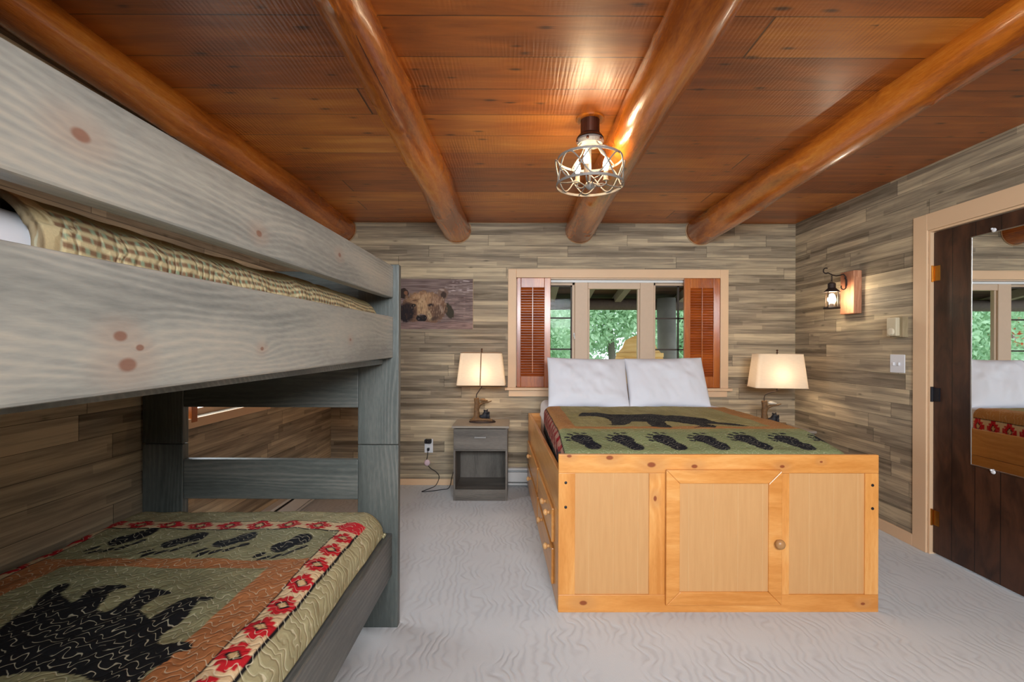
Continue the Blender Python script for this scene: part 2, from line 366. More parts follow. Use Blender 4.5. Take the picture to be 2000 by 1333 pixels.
def mirror_mat():
    t = T('mirror_glass'); return t.fin((.88, .9, .9), .01, .5, metal=1.)
m_mirror = mirror_mat()
def shade_mat():
    t = T('linen_shade'); x, y, z = t.sep(t.obj()); n = t.noise(t.comb(t.M('MULTIPLY', x, 30.), t.M('MULTIPLY', y, 30.), t.M('MULTIPLY', z, 260.)), 1., 3)
    col = t.mix(n, lin('e0ccb0'), lin('f1e2cb')); d = t.n('BsdfDiffuse', {0: col}); tr = t.n('BsdfTranslucent', {0: col})
    mx = t.n('MixShader', {0: .2, 1: d.outputs[0], 2: tr.outputs[0]}); t.t.links.new(mx.outputs[0], t.out.inputs[0]); return t.m
m_shade = shade_mat()
m_seam = plain('brown_seam', '8a6a4c', .7)
m_quilt = painted('lodge_quilt', samt=.55)
m_quilt2 = painted('lodge_quilt_bed', samt=.25)
m_quilt3 = painted('checked_quilt_reverse', samt=.18, stitch='b8d0c0')
m_print = painted('printed_wood_picture', rough=.6, samt=0, bump=.1, sheen=0)
m_bark = plain('brown_resin_bark', '6e5132', .6, var=.6, bump=.8, scale=60)
m_base = plain('dark_resin_base', '33211a', .5, var=.5, bump=.6, scale=50)
m_bear = plain('black_resin_bear', '1b1b22', .4, var=.5, bump=.6, scale=120)
m_antler = plain('pale_snow_bark', 'b9b3a6', .6, var=.2)
m_knob = plain('turned_pine_knob', 'd2a067', .35, var=.12)
m_knobd = plain('tan_knob', 'a87c4e', .35, var=.12)
m_rustic = wood('rustic_block', 'z', 'a0664a', 'c48a68', 'ddab86', .6, .3, freq=30., kprob=.2, kcol='4a2a1c', bump=.5, kr=.008)
m_rusticd = wood('weathered_block', 'z', '7a6a50', '9c8c6c', 'b8a888', .6, .3, freq=30., kprob=0)

# ------------------------------------------------------------------ room shell
XL, XR, YB, YF, ZC = -1.665, 2.513, 4.38, -1.35, 2.366
def leaf_box(*a): return B(*a)
struct(obj('floor', B(XL - .12, XR + .12, YF - .12, YB + .15, -.06, 0), m_carpet))
struct(obj('ceiling', B(XL - .12, XR + .12, YF - .12, YB + .15, ZC, ZC + .06), m_ceil))
# back wall with the window opening
wx0, wx1, wz0, wz1 = 0.0, 1.832, .882, 1.868
struct(obj('wall_back', boxes((XL - .12, wx0, YB, YB + .15, 0, ZC), (wx1, XR + .12, YB, YB + .15, 0, ZC), (wx0, wx1, YB, YB + .15, 0, wz0), (wx0, wx1, YB, YB + .15, wz1, ZC)), m_wall_x))
lw = (2.29, 3.22, .875, 1.60)
struct(obj('wall_left', boxes((XL - .12, XL, YF, lw[0], 0, ZC), (XL - .12, XL, lw[1], YB, 0, ZC), (XL - .12, XL, lw[0], lw[1], 0, lw[2]), (XL - .12, XL, lw[0], lw[1], lw[3], ZC)), m_wall_y))
dy0, dy1, dz1 = 2.10, 2.965, 1.965; 
struct(obj('wall_right', boxes((XR, XR + .12, dy1, YB, 0, ZC), (XR, XR + .12, dy0, dy1, dz1, ZC), (XR, XR + .12, YF, dy0, 0, ZC)), m_wall_y))
fw = (-.75, 1.25, 1.58, 2.26)  # added unseen opening, set high so the fill light misses the lower bunk
struct(obj('wall_front', boxes((XL - .12, fw[0], YF - .12, YF, 0, ZC), (fw[1], XR + .12, YF - .12, YF, 0, ZC), (fw[0], fw[1], YF - .12, YF, 0, fw[2]), (fw[0], fw[1], YF - .12, YF, fw[3], ZC)), m_wall_x))
struct(obj('light_block_wall', B(XL, -.38, -.14, -.04, 0, ZC), m_wall_x))  # added unseen wall, blocks light from the space under the bunk
struct(obj('baseboard_back', boxes((XL + .012, -.31, YB - .014, YB, 0, .055), (1.95, XR - .012, YB - .014, YB, 0, .055)), m_cream, bevel=.003))
struct(obj('baseboard_right', boxes((XR - .012, XR, 3.068, YB, 0, .075), (XR - .012, XR, YF, 1.99, 0, .075)), m_cream, bevel=.003))
struct(obj('baseboard_left', B(XL, XL + .012, YF, 2.75, 0, .055), m_cream, bevel=.003))
struct(obj('trim_1', B(XL, XR, YB - .006, YB, ZC - .007, ZC), plain('ceiling_caulk', '7b5a3c', .7)))

# log beams: far end (x, z, r) at the back wall and nearer values at y = 1.3
m_ring = plain('tan_caulk', 'a58460', .7)
def beam(far, near, label, seed):
    t = thing('ceiling_beam', label, 'beam', (far[0], YB, far[1]), 0, None)
    n, seg = 190, 40; ys = np.linspace(YB - .001, YF, n); A = np.linspace(0, 2 * math.pi, seg + 1)
    P = np.zeros((n, seg + 1, 3)); kn = [(random.uniform(YF, YB), random.uniform(0, 6.28), random.uniform(.006, .014)) for _ in range(34)]
    for i, y in enumerate(ys):
        k = min((YB - y) / (YB - 1.3), 1.4); x, z, r = [f + (g - f) * k for f, g in zip(far, near)]
        wob = .006 * math.sin(y * 2.1 + seed) + .004 * math.sin(y * 5.3 + seed * 2)
        rr = r + .0035 * np.sin(2 * A + y * 1.3 + seed) + .003 * np.sin(3 * A - y * 2.2) + .0022 * vnoise(A * 2.5 + 9, y * 6 + 0 * A + 20, seed) 
        for ky, ka, h in kn:
            da = np.minimum(np.abs(A % 6.2832 - ka), 6.2832 - np.abs(A % 6.2832 - ka)); rr = rr + h * np.exp(-((y - ky) / .022) ** 2 - (da / .22) ** 2)
        rr[-1] = rr[0]; P[i, :, 0] = x + wob - far[0] + rr * np.cos(A); P[i, :, 1] = y - YB; P[i, :, 2] = z - far[1] + rr * np.sin(A)
    gridmesh('log', P, None, m_log, t)
    if seed == 2:
        bm = bmesh.new(); pc = []
        for y in np.linspace(YB - .8, .9, 60):
            k = min((YB - y) / (YB - 1.3), 1.4); x, z, rr_ = [f + (g - f) * k for f, g in zip(far, near)]; a = R(-50 - 75 * (y - .9) / (YB - 1.7)) + .05 * math.sin(y * 7)
            wob = .006 * math.sin(y * 2.1 + seed) + .004 * math.sin(y * 5.3 + seed * 2)
            pc.append((x + wob - far[0] + (rr_ + .001) * math.cos(a), y - YB, z - far[1] + (rr_ + .001) * math.sin(a)))
        obj('crack', tube(bm, pc, .0016, 5), m_bronze, t)
    bm = bmesh.new(); tube(bm, [(math.cos(a) * (far[2] + .003), -.004, math.sin(a) * (far[2] + .003)) for a in np.linspace(math.pi + .45 - .9, 2 * math.pi + .45, 30)], .0055, 6)
    obj('caulk_ring', bm, m_ring, t, smooth=True)
beam((-1.572, 2.302, .124), (-1.572, 2.325, .084), 'varnished log ceiling beam above the bunk bed, leftmost of the four', 1)
beam((-.535, 2.300, .120), (-.535, 2.322, .080), 'varnished log ceiling beam with a long crack, between bunk and caged ceiling light', 2)
beam((.567, 2.302, .121), (.567, 2.306, .100), 'varnished log ceiling beam running just right of the caged ceiling light', 3)
beam((1.655, 2.300, .127), (1.665, 2.345, .095), 'varnished log ceiling beam nearest the door, rightmost of the four', 4)

# ------------------------------------------------------------------ back window
w1 = sthing('window_1')
f = YB
obj('casing', boxes((-.074, 0, f - .02, f, .857, 1.946), (1.832, 1.904, f - .02, f, .857, 1.946), (0, 1.832, f - .02, f, 1.868, 1.946)), m_cream, w1, bevel=.003)
obj('sill', B(-.10, 1.93, f - .05, f, .857, .882), m_cream, w1, bevel=.004)
obj('apron', B(-.065, 1.895, f - .018, f, .80, .857), m_cream, w1, bevel=.003)
obj('jamb_lining', boxes((0, .012, f, f + .15, wz0, wz1), (1.82, 1.832, f, f + .15, wz0, wz1), (0, 1.832, f, f + .15, wz1 - .012, wz1), (0, 1.832, f, f + .17, wz0, wz0 + .012)), m_sash, w1)
fy = f + .075
for x0, x1 in ((.535, .655), (1.130, 1.256)):
    obj('mullion', B(x0, x1, fy - .02, fy + .06, wz0 + .012, wz1 - .012), m_sash, w1, bevel=.006)
def sash(x0, x1, z0, z1, y, fr, mat, vs=(), dark=True):
    obj('sash', boxes((x0, x0 + fr, y, y + .035, z0, z1), (x1 - fr, x1, y, y + .035, z0, z1), (x0, x1, y, y + .035, z1 - fr * 1.6, z1), (x0, x1, y, y + .035, z0, z0 + fr)), mat, w1, bevel=.003)
    if vs or dark:
        bs = [(x0, x1, y + .01, y + .022, z - .007, z + .007) for z in (1.225, 1.512)] + [(x0, x1, y + .01, y + .022, z1 - fr - .025, z1 - fr)]
        bs += [(v - .008, v + .008, y + .01, y + .022, z0, z1) for v in vs]
        obj('muntin', boxes(*bs), m_dkmunt, w1)
    obj('pane', B(x0 + fr * .5, x1 - fr * .5, y + .014, y + .018, z0 + .01, z1 - .01), m_glass, w1)
sash(.655, 1.130, wz0 + .012, wz1 - .035, fy, .018, m_sash, dark=False)
sash(.10, .535, wz0 + .012, wz1 - .02, fy + .01, .022, m_sash, vs=(.508,))
sash(1.256, 1.72, wz0 + .012, wz1 - .02, fy + .01, .022, m_sash, vs=(1.49,))
obj('head_strip', B(.012, 1.82, fy - .03, fy - .022, wz1 - .034, wz1 - .012), m_white, w1)
obj('head_board', B(.655, 1.13, fy - .015, fy + .04, wz1 - .09, wz1 - .03), m_sash, w1, bevel=.003)
bm = B(.522, .532, fy - .03, fy - .018, 1.34, 1.375); tube(bm, [(.527, fy - .03, 1.36), (.529, fy - .05, 1.345), (.529, fy - .05, 1.32)], .004, 6)
obj('latch', bm, m_white, w1)

# louvred shutters
def shutter(x0, x1, sl, sr, label):
    t = thing('shutter', label, 'shutter', (x0, f - .004, wz0 + .002), 0, 'louvred window shutters'); w = x1 - x0; h = wz1 - wz0 - .004; d = .03
    z0, z1 = .10, h - .088
    obj('frame', boxes((0, sl, -d / 2, d / 2, 0, h), (w - sr, w, -d / 2, d / 2, 0, h), (sl, w - sr, -d / 2, d / 2, 0, z0), (sl, w - sr, -d / 2, d / 2, z1, h)), m_shut, t, bevel=.003)
    bm = bmesh.new(); n = 34
    for i in range(n):
        z = z0 + (i + .5) * (z1 - z0) / n; c, s = .0145 * math.cos(R(56)), .0155 * math.sin(R(56))
        vs = [bm.verts.new((x, y, z + zz)) for x in (sl, w - sr) for (y, zz) in ((-c, -s - .002), (-c, -s + .002), (c, s + .002), (c, s - .002))]
        for a in ((0, 1, 5, 4), (1, 2, 6, 5), (2, 3, 7, 6), (3, 0, 4, 7), (0, 1, 2, 3), (4, 5, 6, 7)): bm.faces.new([vs[k] for k in a])
    obj('louvers', bm, m_louv, t)
    m = (sl + w - sr) / 2
    obj('tilt_rod', B(m - .004, m + .004, -.021, -.0145, z0 + .03, z1 + .012), m_shut, t, bevel=.001)
    return t
shutter(.006, .308, .036, .056, 'red-brown louvred wooden shutter at left end of the window')
shutter(1.508, 1.828, .055, .058, 'orange-brown louvred wooden shutter at right end of the window')

# left wall window
w2 = sthing('window_2')
obj('casing', boxes((XL, XL + .018, lw[0] - .06, lw[0], lw[2] - .05, lw[3] + .05), (XL, XL + .018, lw[1], lw[1] + .05, lw[2] - .05, lw[3] + .05), (XL, XL + .018, lw[0], lw[1], lw[3], lw[3] + .05), (XL, XL + .018, lw[0], lw[1], lw[2] - .05, lw[2])), m_cream, w2, bevel=.003)
obj('sash', boxes((XL - .08, XL - .05, lw[0], lw[0] + .04, lw[2], lw[3]), (XL - .08, XL - .05, lw[1] - .04, lw[1], lw[2], lw[3]), (XL - .08, XL - .05, lw[0], lw[1], lw[2], lw[2] + .035), (XL - .08, XL - .05, lw[0], lw[1], lw[3] - .03, lw[3])), m_sash, w2)
obj('pane', B(XL - .068, XL - .064, lw[0] + .03, lw[1] - .03, lw[2] + .03, lw[3] - .02), m_glass, w2)
obj('shutter_stile', B(XL - .01, XL + .02, 2.47, 2.515, lw[2] - .02, lw[3] - .01), m_shut, w2, bevel=.002)
# added window behind the camera, an opening for the high fill light
w3 = sthing('window_added')
obj('casing', boxes((fw[0] - .07, fw[0], YF, YF + .018, fw[2] - .07, fw[3] + .07), (fw[1], fw[1] + .07, YF, YF + .018, fw[2] - .07, fw[3] + .07), (fw[0], fw[1], YF, YF + .018, fw[3], fw[3] + .07), (fw[0], fw[1], YF, YF + .018, fw[2] - .07, fw[2]), (.2, .28, YF - .08, YF, fw[2], fw[3])), m_cream, w3)

# ------------------------------------------------------------------ door with its mirror
d1 = sthing('door_1')
obj('casing', boxes((XR - .012, XR, dy1, 3.068, 0, 2.067), (XR - .012, XR, dy0 - .1, dy0, 0, 2.067), (XR - .012, XR, dy0, dy1, dz1, 2.067)), m_cream, d1, bevel=.003)
obj('jamb', boxes((XR, XR + .12, dy1 - .012, dy1, 0, dz1), (XR, XR + .12, dy0, dy0 + .012, 0, dz1), (XR, XR + .12, dy0 + .012, dy1 - .012, dz1 - .012, dz1)), m_cream, d1)
obj('door_slab', B(XR + .018, XR + .058, dy0 + .016, dy1 - .017, .012, dz1 - .016), m_door, d1, bevel=.002)
for z, m in ((1.70, m_brass), (.225, m_brass)):
    bm = B(XR + .0155, XR + .018, dy1 - .06, dy1 - .018, z - .045, z + .045); tube(bm, [(XR + .011, dy1 - .014, z - .05), (XR + .011, dy1 - .014, z + .05)], .006, 10)
    obj('hinge', bm, m, d1)
bm = B(XR + .009, XR + .018, dy1 - .065, dy1 - .02, .93, 1.01); tube(bm, [(XR + .009, dy1 - .016, .925), (XR + .009, dy1 - .016, 1.015)], .008, 10)
obj('hinge', bm, m_black, d1)
t = thing('wall_mirror', 'tall frameless rectangular mirror clipped to the dark plank door', 'mirror', (XR + .018, 2.55, 1.235))
obj('mirror_glass', B(-.005, -.001, -.147, .147, -.628, .628), m_mirror, t)
obj('edge_trim', boxes((-.007, 0, -.152, -.147, -.633, .633), (-.007, 0, .147, .152, -.633, .633), (-.007, 0, -.147, .147, .628, .633), (-.007, 0, -.147, .147, -.633, -.628)), m_nickel, t)
for z in (.64, -.64):
    obj('clip', ball(ball(bmesh.new(), (-.008, .02, z), .011, (.5, 1.2, 1)), (-.01, .028, z + .008), .006), m_plate, t, smooth=True)

# ------------------------------------------------------------------ wall pieces
# picture of a bear printed on wood (drawn from simple soft shapes)
def bear_picture():
    nx, ny = 360, 232; x0, x1, z0, z1 = -1.10, -.387, 1.402, 1.854
    Xg, Zg = np.meshgrid(np.linspace(x0, x1, nx), np.linspace(z0, z1, ny))
    zx = ((Xg * 216.9 + 1008) - 770) * 8.333; zy = ((677 - (Zg - 1.25) * 216.9) - 520) * 8.333 - 8
    def s(h): return np.array(lin(h))
    st = vnoise(zx / 160 + 20, zy / 14 + 20, 5); st2 = vnoise(zx / 60 + 20, zy / 9 + 20, 6)
    col = s('5f4c48')[None, None] * (1 - st[..., None]) + s('93807a') * st[..., None]
    def put(mask, h, a=1.):
        nonlocal col; m = np.clip(mask, 0, 1)[..., None] * a; col = col * (1 - m) + s(h) * m
    wat = np.clip((st2 - .62) * 4, 0, 1) * (ell(zx, zy, 1080, 350, 260, 130) < 1); put(wat, 'c9b8b4', .8)
    wat = np.clip((st2 - .7) * 4, 0, 1) * ((zy > 500)); put(wat, 'b79a92', .7)
    def E(cx, cy, rx, ry, h, a=1., rot=0, soft=.25):
        e = ell(zx, zy, cx, cy, rx, ry, rot); n = (vnoise(zx / 22 + 40, zy / 22 + 40, 8) - .5) * .35
        put((1 - e + n) / soft, h, a)
    fur = vnoise(zx / 16 + 30, zy / 34 + 30, 9)
    E(885, 720, 75, 150, '3a3426', 1, -25); E(150, 450, 90, 90, '35261f', 1, 0, .2); E(190, 440, 36, 40, '94664a', .8, 0, .6)
    E(790, 445, 92, 98, '7c6456', 1, 10, .2); E(800, 470, 52, 66, '35261f', .9, 10, .5); E(775, 385, 55, 22, 'b8a49a', .7, 10, .7)
    E(480, 690, 385, 290, '7a5b46', 1, 0, .15); E(470, 560, 300, 165, 'a3805e', 1, 0, .7); E(460, 480, 160, 60, 'c29c76', .7, 0, .8); E(440, 450, 60, 26, '7a563e', .6, 0, .8)
    E(190, 760, 170, 180, '241a1c', 1, 0, .5); E(250, 660, 90, 70, '2a1e1e', .9, 0, .6)
    E(680, 560, 120, 90, '9a7a64', .7, 20, .8); E(720, 730, 130, 120, '5c4436', .8, 0, .8); E(770, 700, 34, 90, 'b69c88', .6, -25, .8)
    E(450, 690, 105, 170, 'bd9a72', 1, 0, .8); E(450, 600, 60, 90, 'c8a880', .6, 0, .9); E(350, 730, 26, 110, '4a342a', .7, 8, .8)
    E(595, 635, 66, 36, '4a362e', .9, 0, .7); E(590, 636, 34, 18, '0e0a0a', 1, 0, .4); E(320, 640, 44, 30, '140e10', 1, 0, .4); E(330, 560, 80, 16, '5c4030', .8, -12, .8)
    E(570, 800, 46, 110, 'c9ad86', .8, -12, .8); E(445, 845, 92, 70, '181214', 1, 0, .25); E(440, 790, 60, 12, '9a8478', .8, 0, .8); E(400, 860, 18, 14, '6e6066', .6, 0, .8)
    E(660, 850, 90, 40, '42332a', .8, -15, .8); put((fur - .58) * 3 * (ell(zx, zy, 480, 690, 370, 270) < 1), '54392a', .5); put((.36 - fur) * 4 * (ell(zx, zy, 560, 620, 290, 230) < 1), 'd0b090', .35)
    wl = np.clip((zy - 905 - 14 * np.sin(zx / 90)) / 14, 0, 1); k = (st * .6 + st2 * .4)[..., None]
    wc = s('5a4540') * (1 - k) + s('a98c84') * k; col = col * (1 - wl[..., None]) + wc * wl[..., None]
    put((zx > 1279) * 1., 'c7a97e', .8)
    P = np.stack([Xg, np.full_like(Xg, 0.), Zg], -1); P[..., 0] -= -.74; P[..., 2] -= 1.628
    t = thing('picture', 'unframed picture of a brown bear swimming, printed on wood boards', 'picture', (-.74, YB - .007, 1.628))
    o = gridmesh('printed_face', P, col, m_print, t)
    obj('backing_board', B(-.36, .353, .0008, .006, -.226, .226), m_wall_x, t)
bear_picture()

# sconce on the right wall
t = thing('wall_sconce', 'lit rustic lantern sconce on a timber block beside the door', 'wall light', (XR, 3.61, 1.60))
obj('wood_block', B(-.06, 0, -.075, .075, -.10, .215), m_rustic, t, bevel=.006)
bm = bmesh.new(); pts = [(-.062, 0, .10)] + [(-.085 + .022 * math.cos(a), 0, .095 + .022 * math.sin(a)) for a in np.linspace(-.5, 4.2, 12)][::-1]
pts = [(-.085 + .018 * math.cos(a), 0, .10 + .018 * math.sin(a)) for a in np.linspace(2.6, 6.6, 12)] + [(-.066, 0, .14), (-.068, 0, .175), (-.085, 0, .196), (-.11, 0, .188), (-.14, 0, .183), (-.17, 0, .19), (-.2, 0, .205)]
pts += [(-.215 + .02 * math.cos(a), 0, .22 + .02 * math.sin(a)) for a in np.linspace(-.9, -5.2, 12)]
tube(bm, pts, .0045, 8); tube(bm, [(-.075, 0, .17), (-.062, 0, .15), (-.06, 0, .11)], .005, 6); obj('scroll_bracket', bm, m_iron, t, smooth=True)
bm = bmesh.new()
for k, z in enumerate((.181, .167, .153, .139)):
    tube(bm, [(-.172 + (.005 * math.cos(a) if k % 2 else 0), (0 if k % 2 else .005 * math.cos(a)), z + .0095 * math.sin(a)) for a in np.linspace(0, 6.2832, 13)[:-1]], .0018, 6, True)
obj('chain', bm, m_iron, t, smooth=True)
lx = -.172
obj('lantern_cap', L([(.001, .134), (.016, .133), (.026, .125), (.026, .092), (.03, .088), (.052, .066), (.056, .062), (.001, .062)], c=(lx, 0, 0), seg=20), m_iron, t)
obj('lantern_base', L([(.001, -.062), (.052, -.062), (.056, -.056), (.05, -.048), (.001, -.046)], c=(lx, 0, 0), seg=20), m_iron, t)
bm = bmesh.new()
for a in range(4): tube(bm, [(lx + .044 * math.cos(a * 1.571 + .5), .044 * math.sin(a * 1.571 + .5), -.05), (lx + .044 * math.cos(a * 1.571 + .5), .044 * math.sin(a * 1.571 + .5), .064)], .003, 6)
obj('lantern_bars', bm, m_iron, t)
obj('bulb', ball(bmesh.new(), (lx, 0, .008), .027, (1, 1, 1.1)), m_scbulb, t, smooth=True)
obj('lantern_glass', L([(.041, -.047), (.041, .062)], c=(lx, 0, 0), seg=24), m_bglass, t, smooth=True)
obj('bulb_socket', L([(.012, -.046), (.013, -.02)], c=(lx, 0, 0), seg=14), m_iron, t)

# thermostat, switch
t = thing('thermostat', 'small beige thermostat with dial on a timber block beside the door casing', 'thermostat', (XR, 3.175, 1.385))
obj('wood_block', B(-.035, 0, -.058, .05, -.066, .068), m_rusticd, t, bevel=.002)
obj('cover', B(-.062, -.035, -.035, .045, -.058, .062), plain('ivory_plastic', 'c9bda0', .5, var=.05), t, bevel=.004)
obj('dial', L([(.024, 0), (.022, -.012), (.001, -.014)], c=(-.062, 0, -.03), ax=0, seg=20), plain('cream_dial', 'd8cdb4', .4), t)
t = thing('light_switch', 'white double switch plate on the right wall below the thermostat', 'light switch', (XR, 3.20, 1.146))
obj('plate', B(-.006, 0, -.062, .062, -.06, .06), m_plate, t, bevel=.003)
for y in (-.023, .023): obj('toggle', B(-.018, -.006, y - .005, y + .005, -.012, .008), m_plate, t, bevel=.002)

# outlet, plug, lamp cord with its switch
t = thing('wall_outlet', 'white double wall outlet left of the nightstand', 'outlet', (-.782, YB, .352))
obj('plate', B(-.038, .038, -.006, 0, -.062, .062), m_plate, t, bevel=.003)
for z in (-.027, .027): obj('receptacle', L([(.017, 0), (.017, -.003), (.001, -.003)], c=(0, -.006, z), ax=1, seg=18), m_white, t)
t = thing('plug_adapter', 'black plug adapter sitting in the upper socket of the outlet', 'plug', (-.782, YB - .01, .385))
obj('body', B(-.03, .028, -.045, 0, -.005, .032), m_black, t, bevel=.006); obj('cap', ball(bmesh.new(), (.0, -.045, .016), .016), m_black, t, smooth=True)
t = thing('power_cord', 'black lamp cord with pink inline switch trailing to the carpet', 'cord', (-.782, YB - .02, .325))
def sm(pts, n=6):
    p = [np.array(q, float) for q in pts]; p = [2 * p[0] - p[1]] + p + [2 * p[-1] - p[-2]]; out = []
    for i in range(1, len(p) - 2):
        for k in range(n):
            s = k / n; out.append(tuple(.5 * ((2 * p[i]) + (-p[i-1] + p[i+1]) * s + (2*p[i-1] - 5*p[i] + 4*p[i+1] - p[i+2]) * s**2 + (-p[i-1] + 3*p[i] - 3*p[i+1] + p[i+2]) * s**3)))
    out.append(tuple(p[-2])); return out
obj('plug', B(-.01, .01, -.022, .008, -.012, .012), m_black, t, bevel=.003)
obj('cord', tube(bmesh.new(), sm([(0, -.02, 0), (-.004, -.02, -.05), (-.012, -.014, -.115), (.02, -.016, -.165), (.075, -.02, -.20), (.10, -.02, -.245), (.07, -.03, -.317), (.02, -.13, -.321), (-.02, -.2, -.321), (.04, -.19, -.321), (.14, -.14, -.321), (.20, -.1, -.315), (.215, -.03, -.24), (.225, -.01, -.2)]), .0032, 6), m_black, t, smooth=True)
obj('inline_switch', ball(bmesh.new(), (-.008, -.016, -.118), .03, (.9, .45, .95)), plain('pink_plastic', 'd3b9c0', .5, var=.04), t, smooth=True)

# heaters
def heater(label, L_, loc, rz):
    t = thing('baseboard_heater', label, 'heater', loc, rz, 'white baseboard heaters')
    obj('housing', boxes((0, L_, -.05, -.003, .012, .03), (0, L_, -.012, 0, .012, .165), (0, L_, -.062, -.002, .148, .166), (0, .012, -.06, 0, .012, .166), (L_ - .012, L_, -.06, 0, .012, .166)), m_white, t, bevel=.002)
    obj('front_cover', B(.012, L_ - .012, -.064, -.056, .045, .132), m_white, t, bevel=.003)
    obj('heating_fins', B(.02, L_ - .02, -.052, -.014, .045, .125), plain('dark_fins', '4a4a4a', .5, metal=.5), t)
heater('white baseboard heater on the back wall between nightstand and bed', 2.2, (-.29, YB, 0), 0)
heater('white baseboard heater on the left wall behind the bunk bed', 1.35, (XL, 2.8, 0), R(90))

# ------------------------------------------------------------------ nightstands
def nightstand(label, loc, rz):
    t = thing('nightstand', label, 'nightstand', loc, rz, 'grey nightstands beside the bed'); w, d, h = .437, .38, .606; a = w / 2
    obj('top', B(-a - .012, a + .012, -d / 2 - .012, d / 2, h - .018, h), plain('nightstand_top_laminate', '8c8377', .45, var=.1, scale=12), t, bevel=.002)
    for s in (-1, 1): obj('side_panel', B(min(s * a, s * (a - .016)), max(s * a, s * (a - .016)), -d / 2 + .004, d / 2, 0, h - .018), m_nsz, t, bevel=.001)
    obj('drawer', B(-a + .004, a - .004, -d / 2 - .012, -d / 2 + .004, .418, h - .024), m_nsx, t, bevel=.0015)
    obj('drawer_box', B(-a + .02, a - .02, -d / 2 + .004, d / 2 - .02, .43, h - .04), m_nsz, t)
    k = boxes((-.047, .047, -d / 2 - .034, -d / 2 - .027, .512, .522), (-.045, -.038, -d / 2 - .03, -d / 2 - .012, .513, .521), (.038, .045, -d / 2 - .03, -d / 2 - .012, .513, .521))
    obj('handle', k, m_nickel, t, bevel=.001)
    obj('shelf_divider', B(-a + .016, a - .016, -d / 2 + .004, d / 2 - .012, .402, .416), m_nsx, t)
    obj('back_panel', B(-a + .016, a - .016, d / 2 - .012, d / 2 - .004, .09, .402), m_nsz, t)
    obj('bottom_shelf', B(-a + .016, a - .016, -d / 2 + .004, d / 2 - .004, .078, .092), m_nsx, t)
    obj('plinth', B(-a + .016, a - .016, -d / 2 + .002, -d / 2 + .016, 0, .092), m_nsx, t)
    return t
nightstand('grey laminate nightstand with open shelf, left of the bed', (-.285, 4.118, 0), 0)
nightstand('grey nightstand mostly hidden behind the right side of the bed', (2.075, 3.93, 0), R(3))

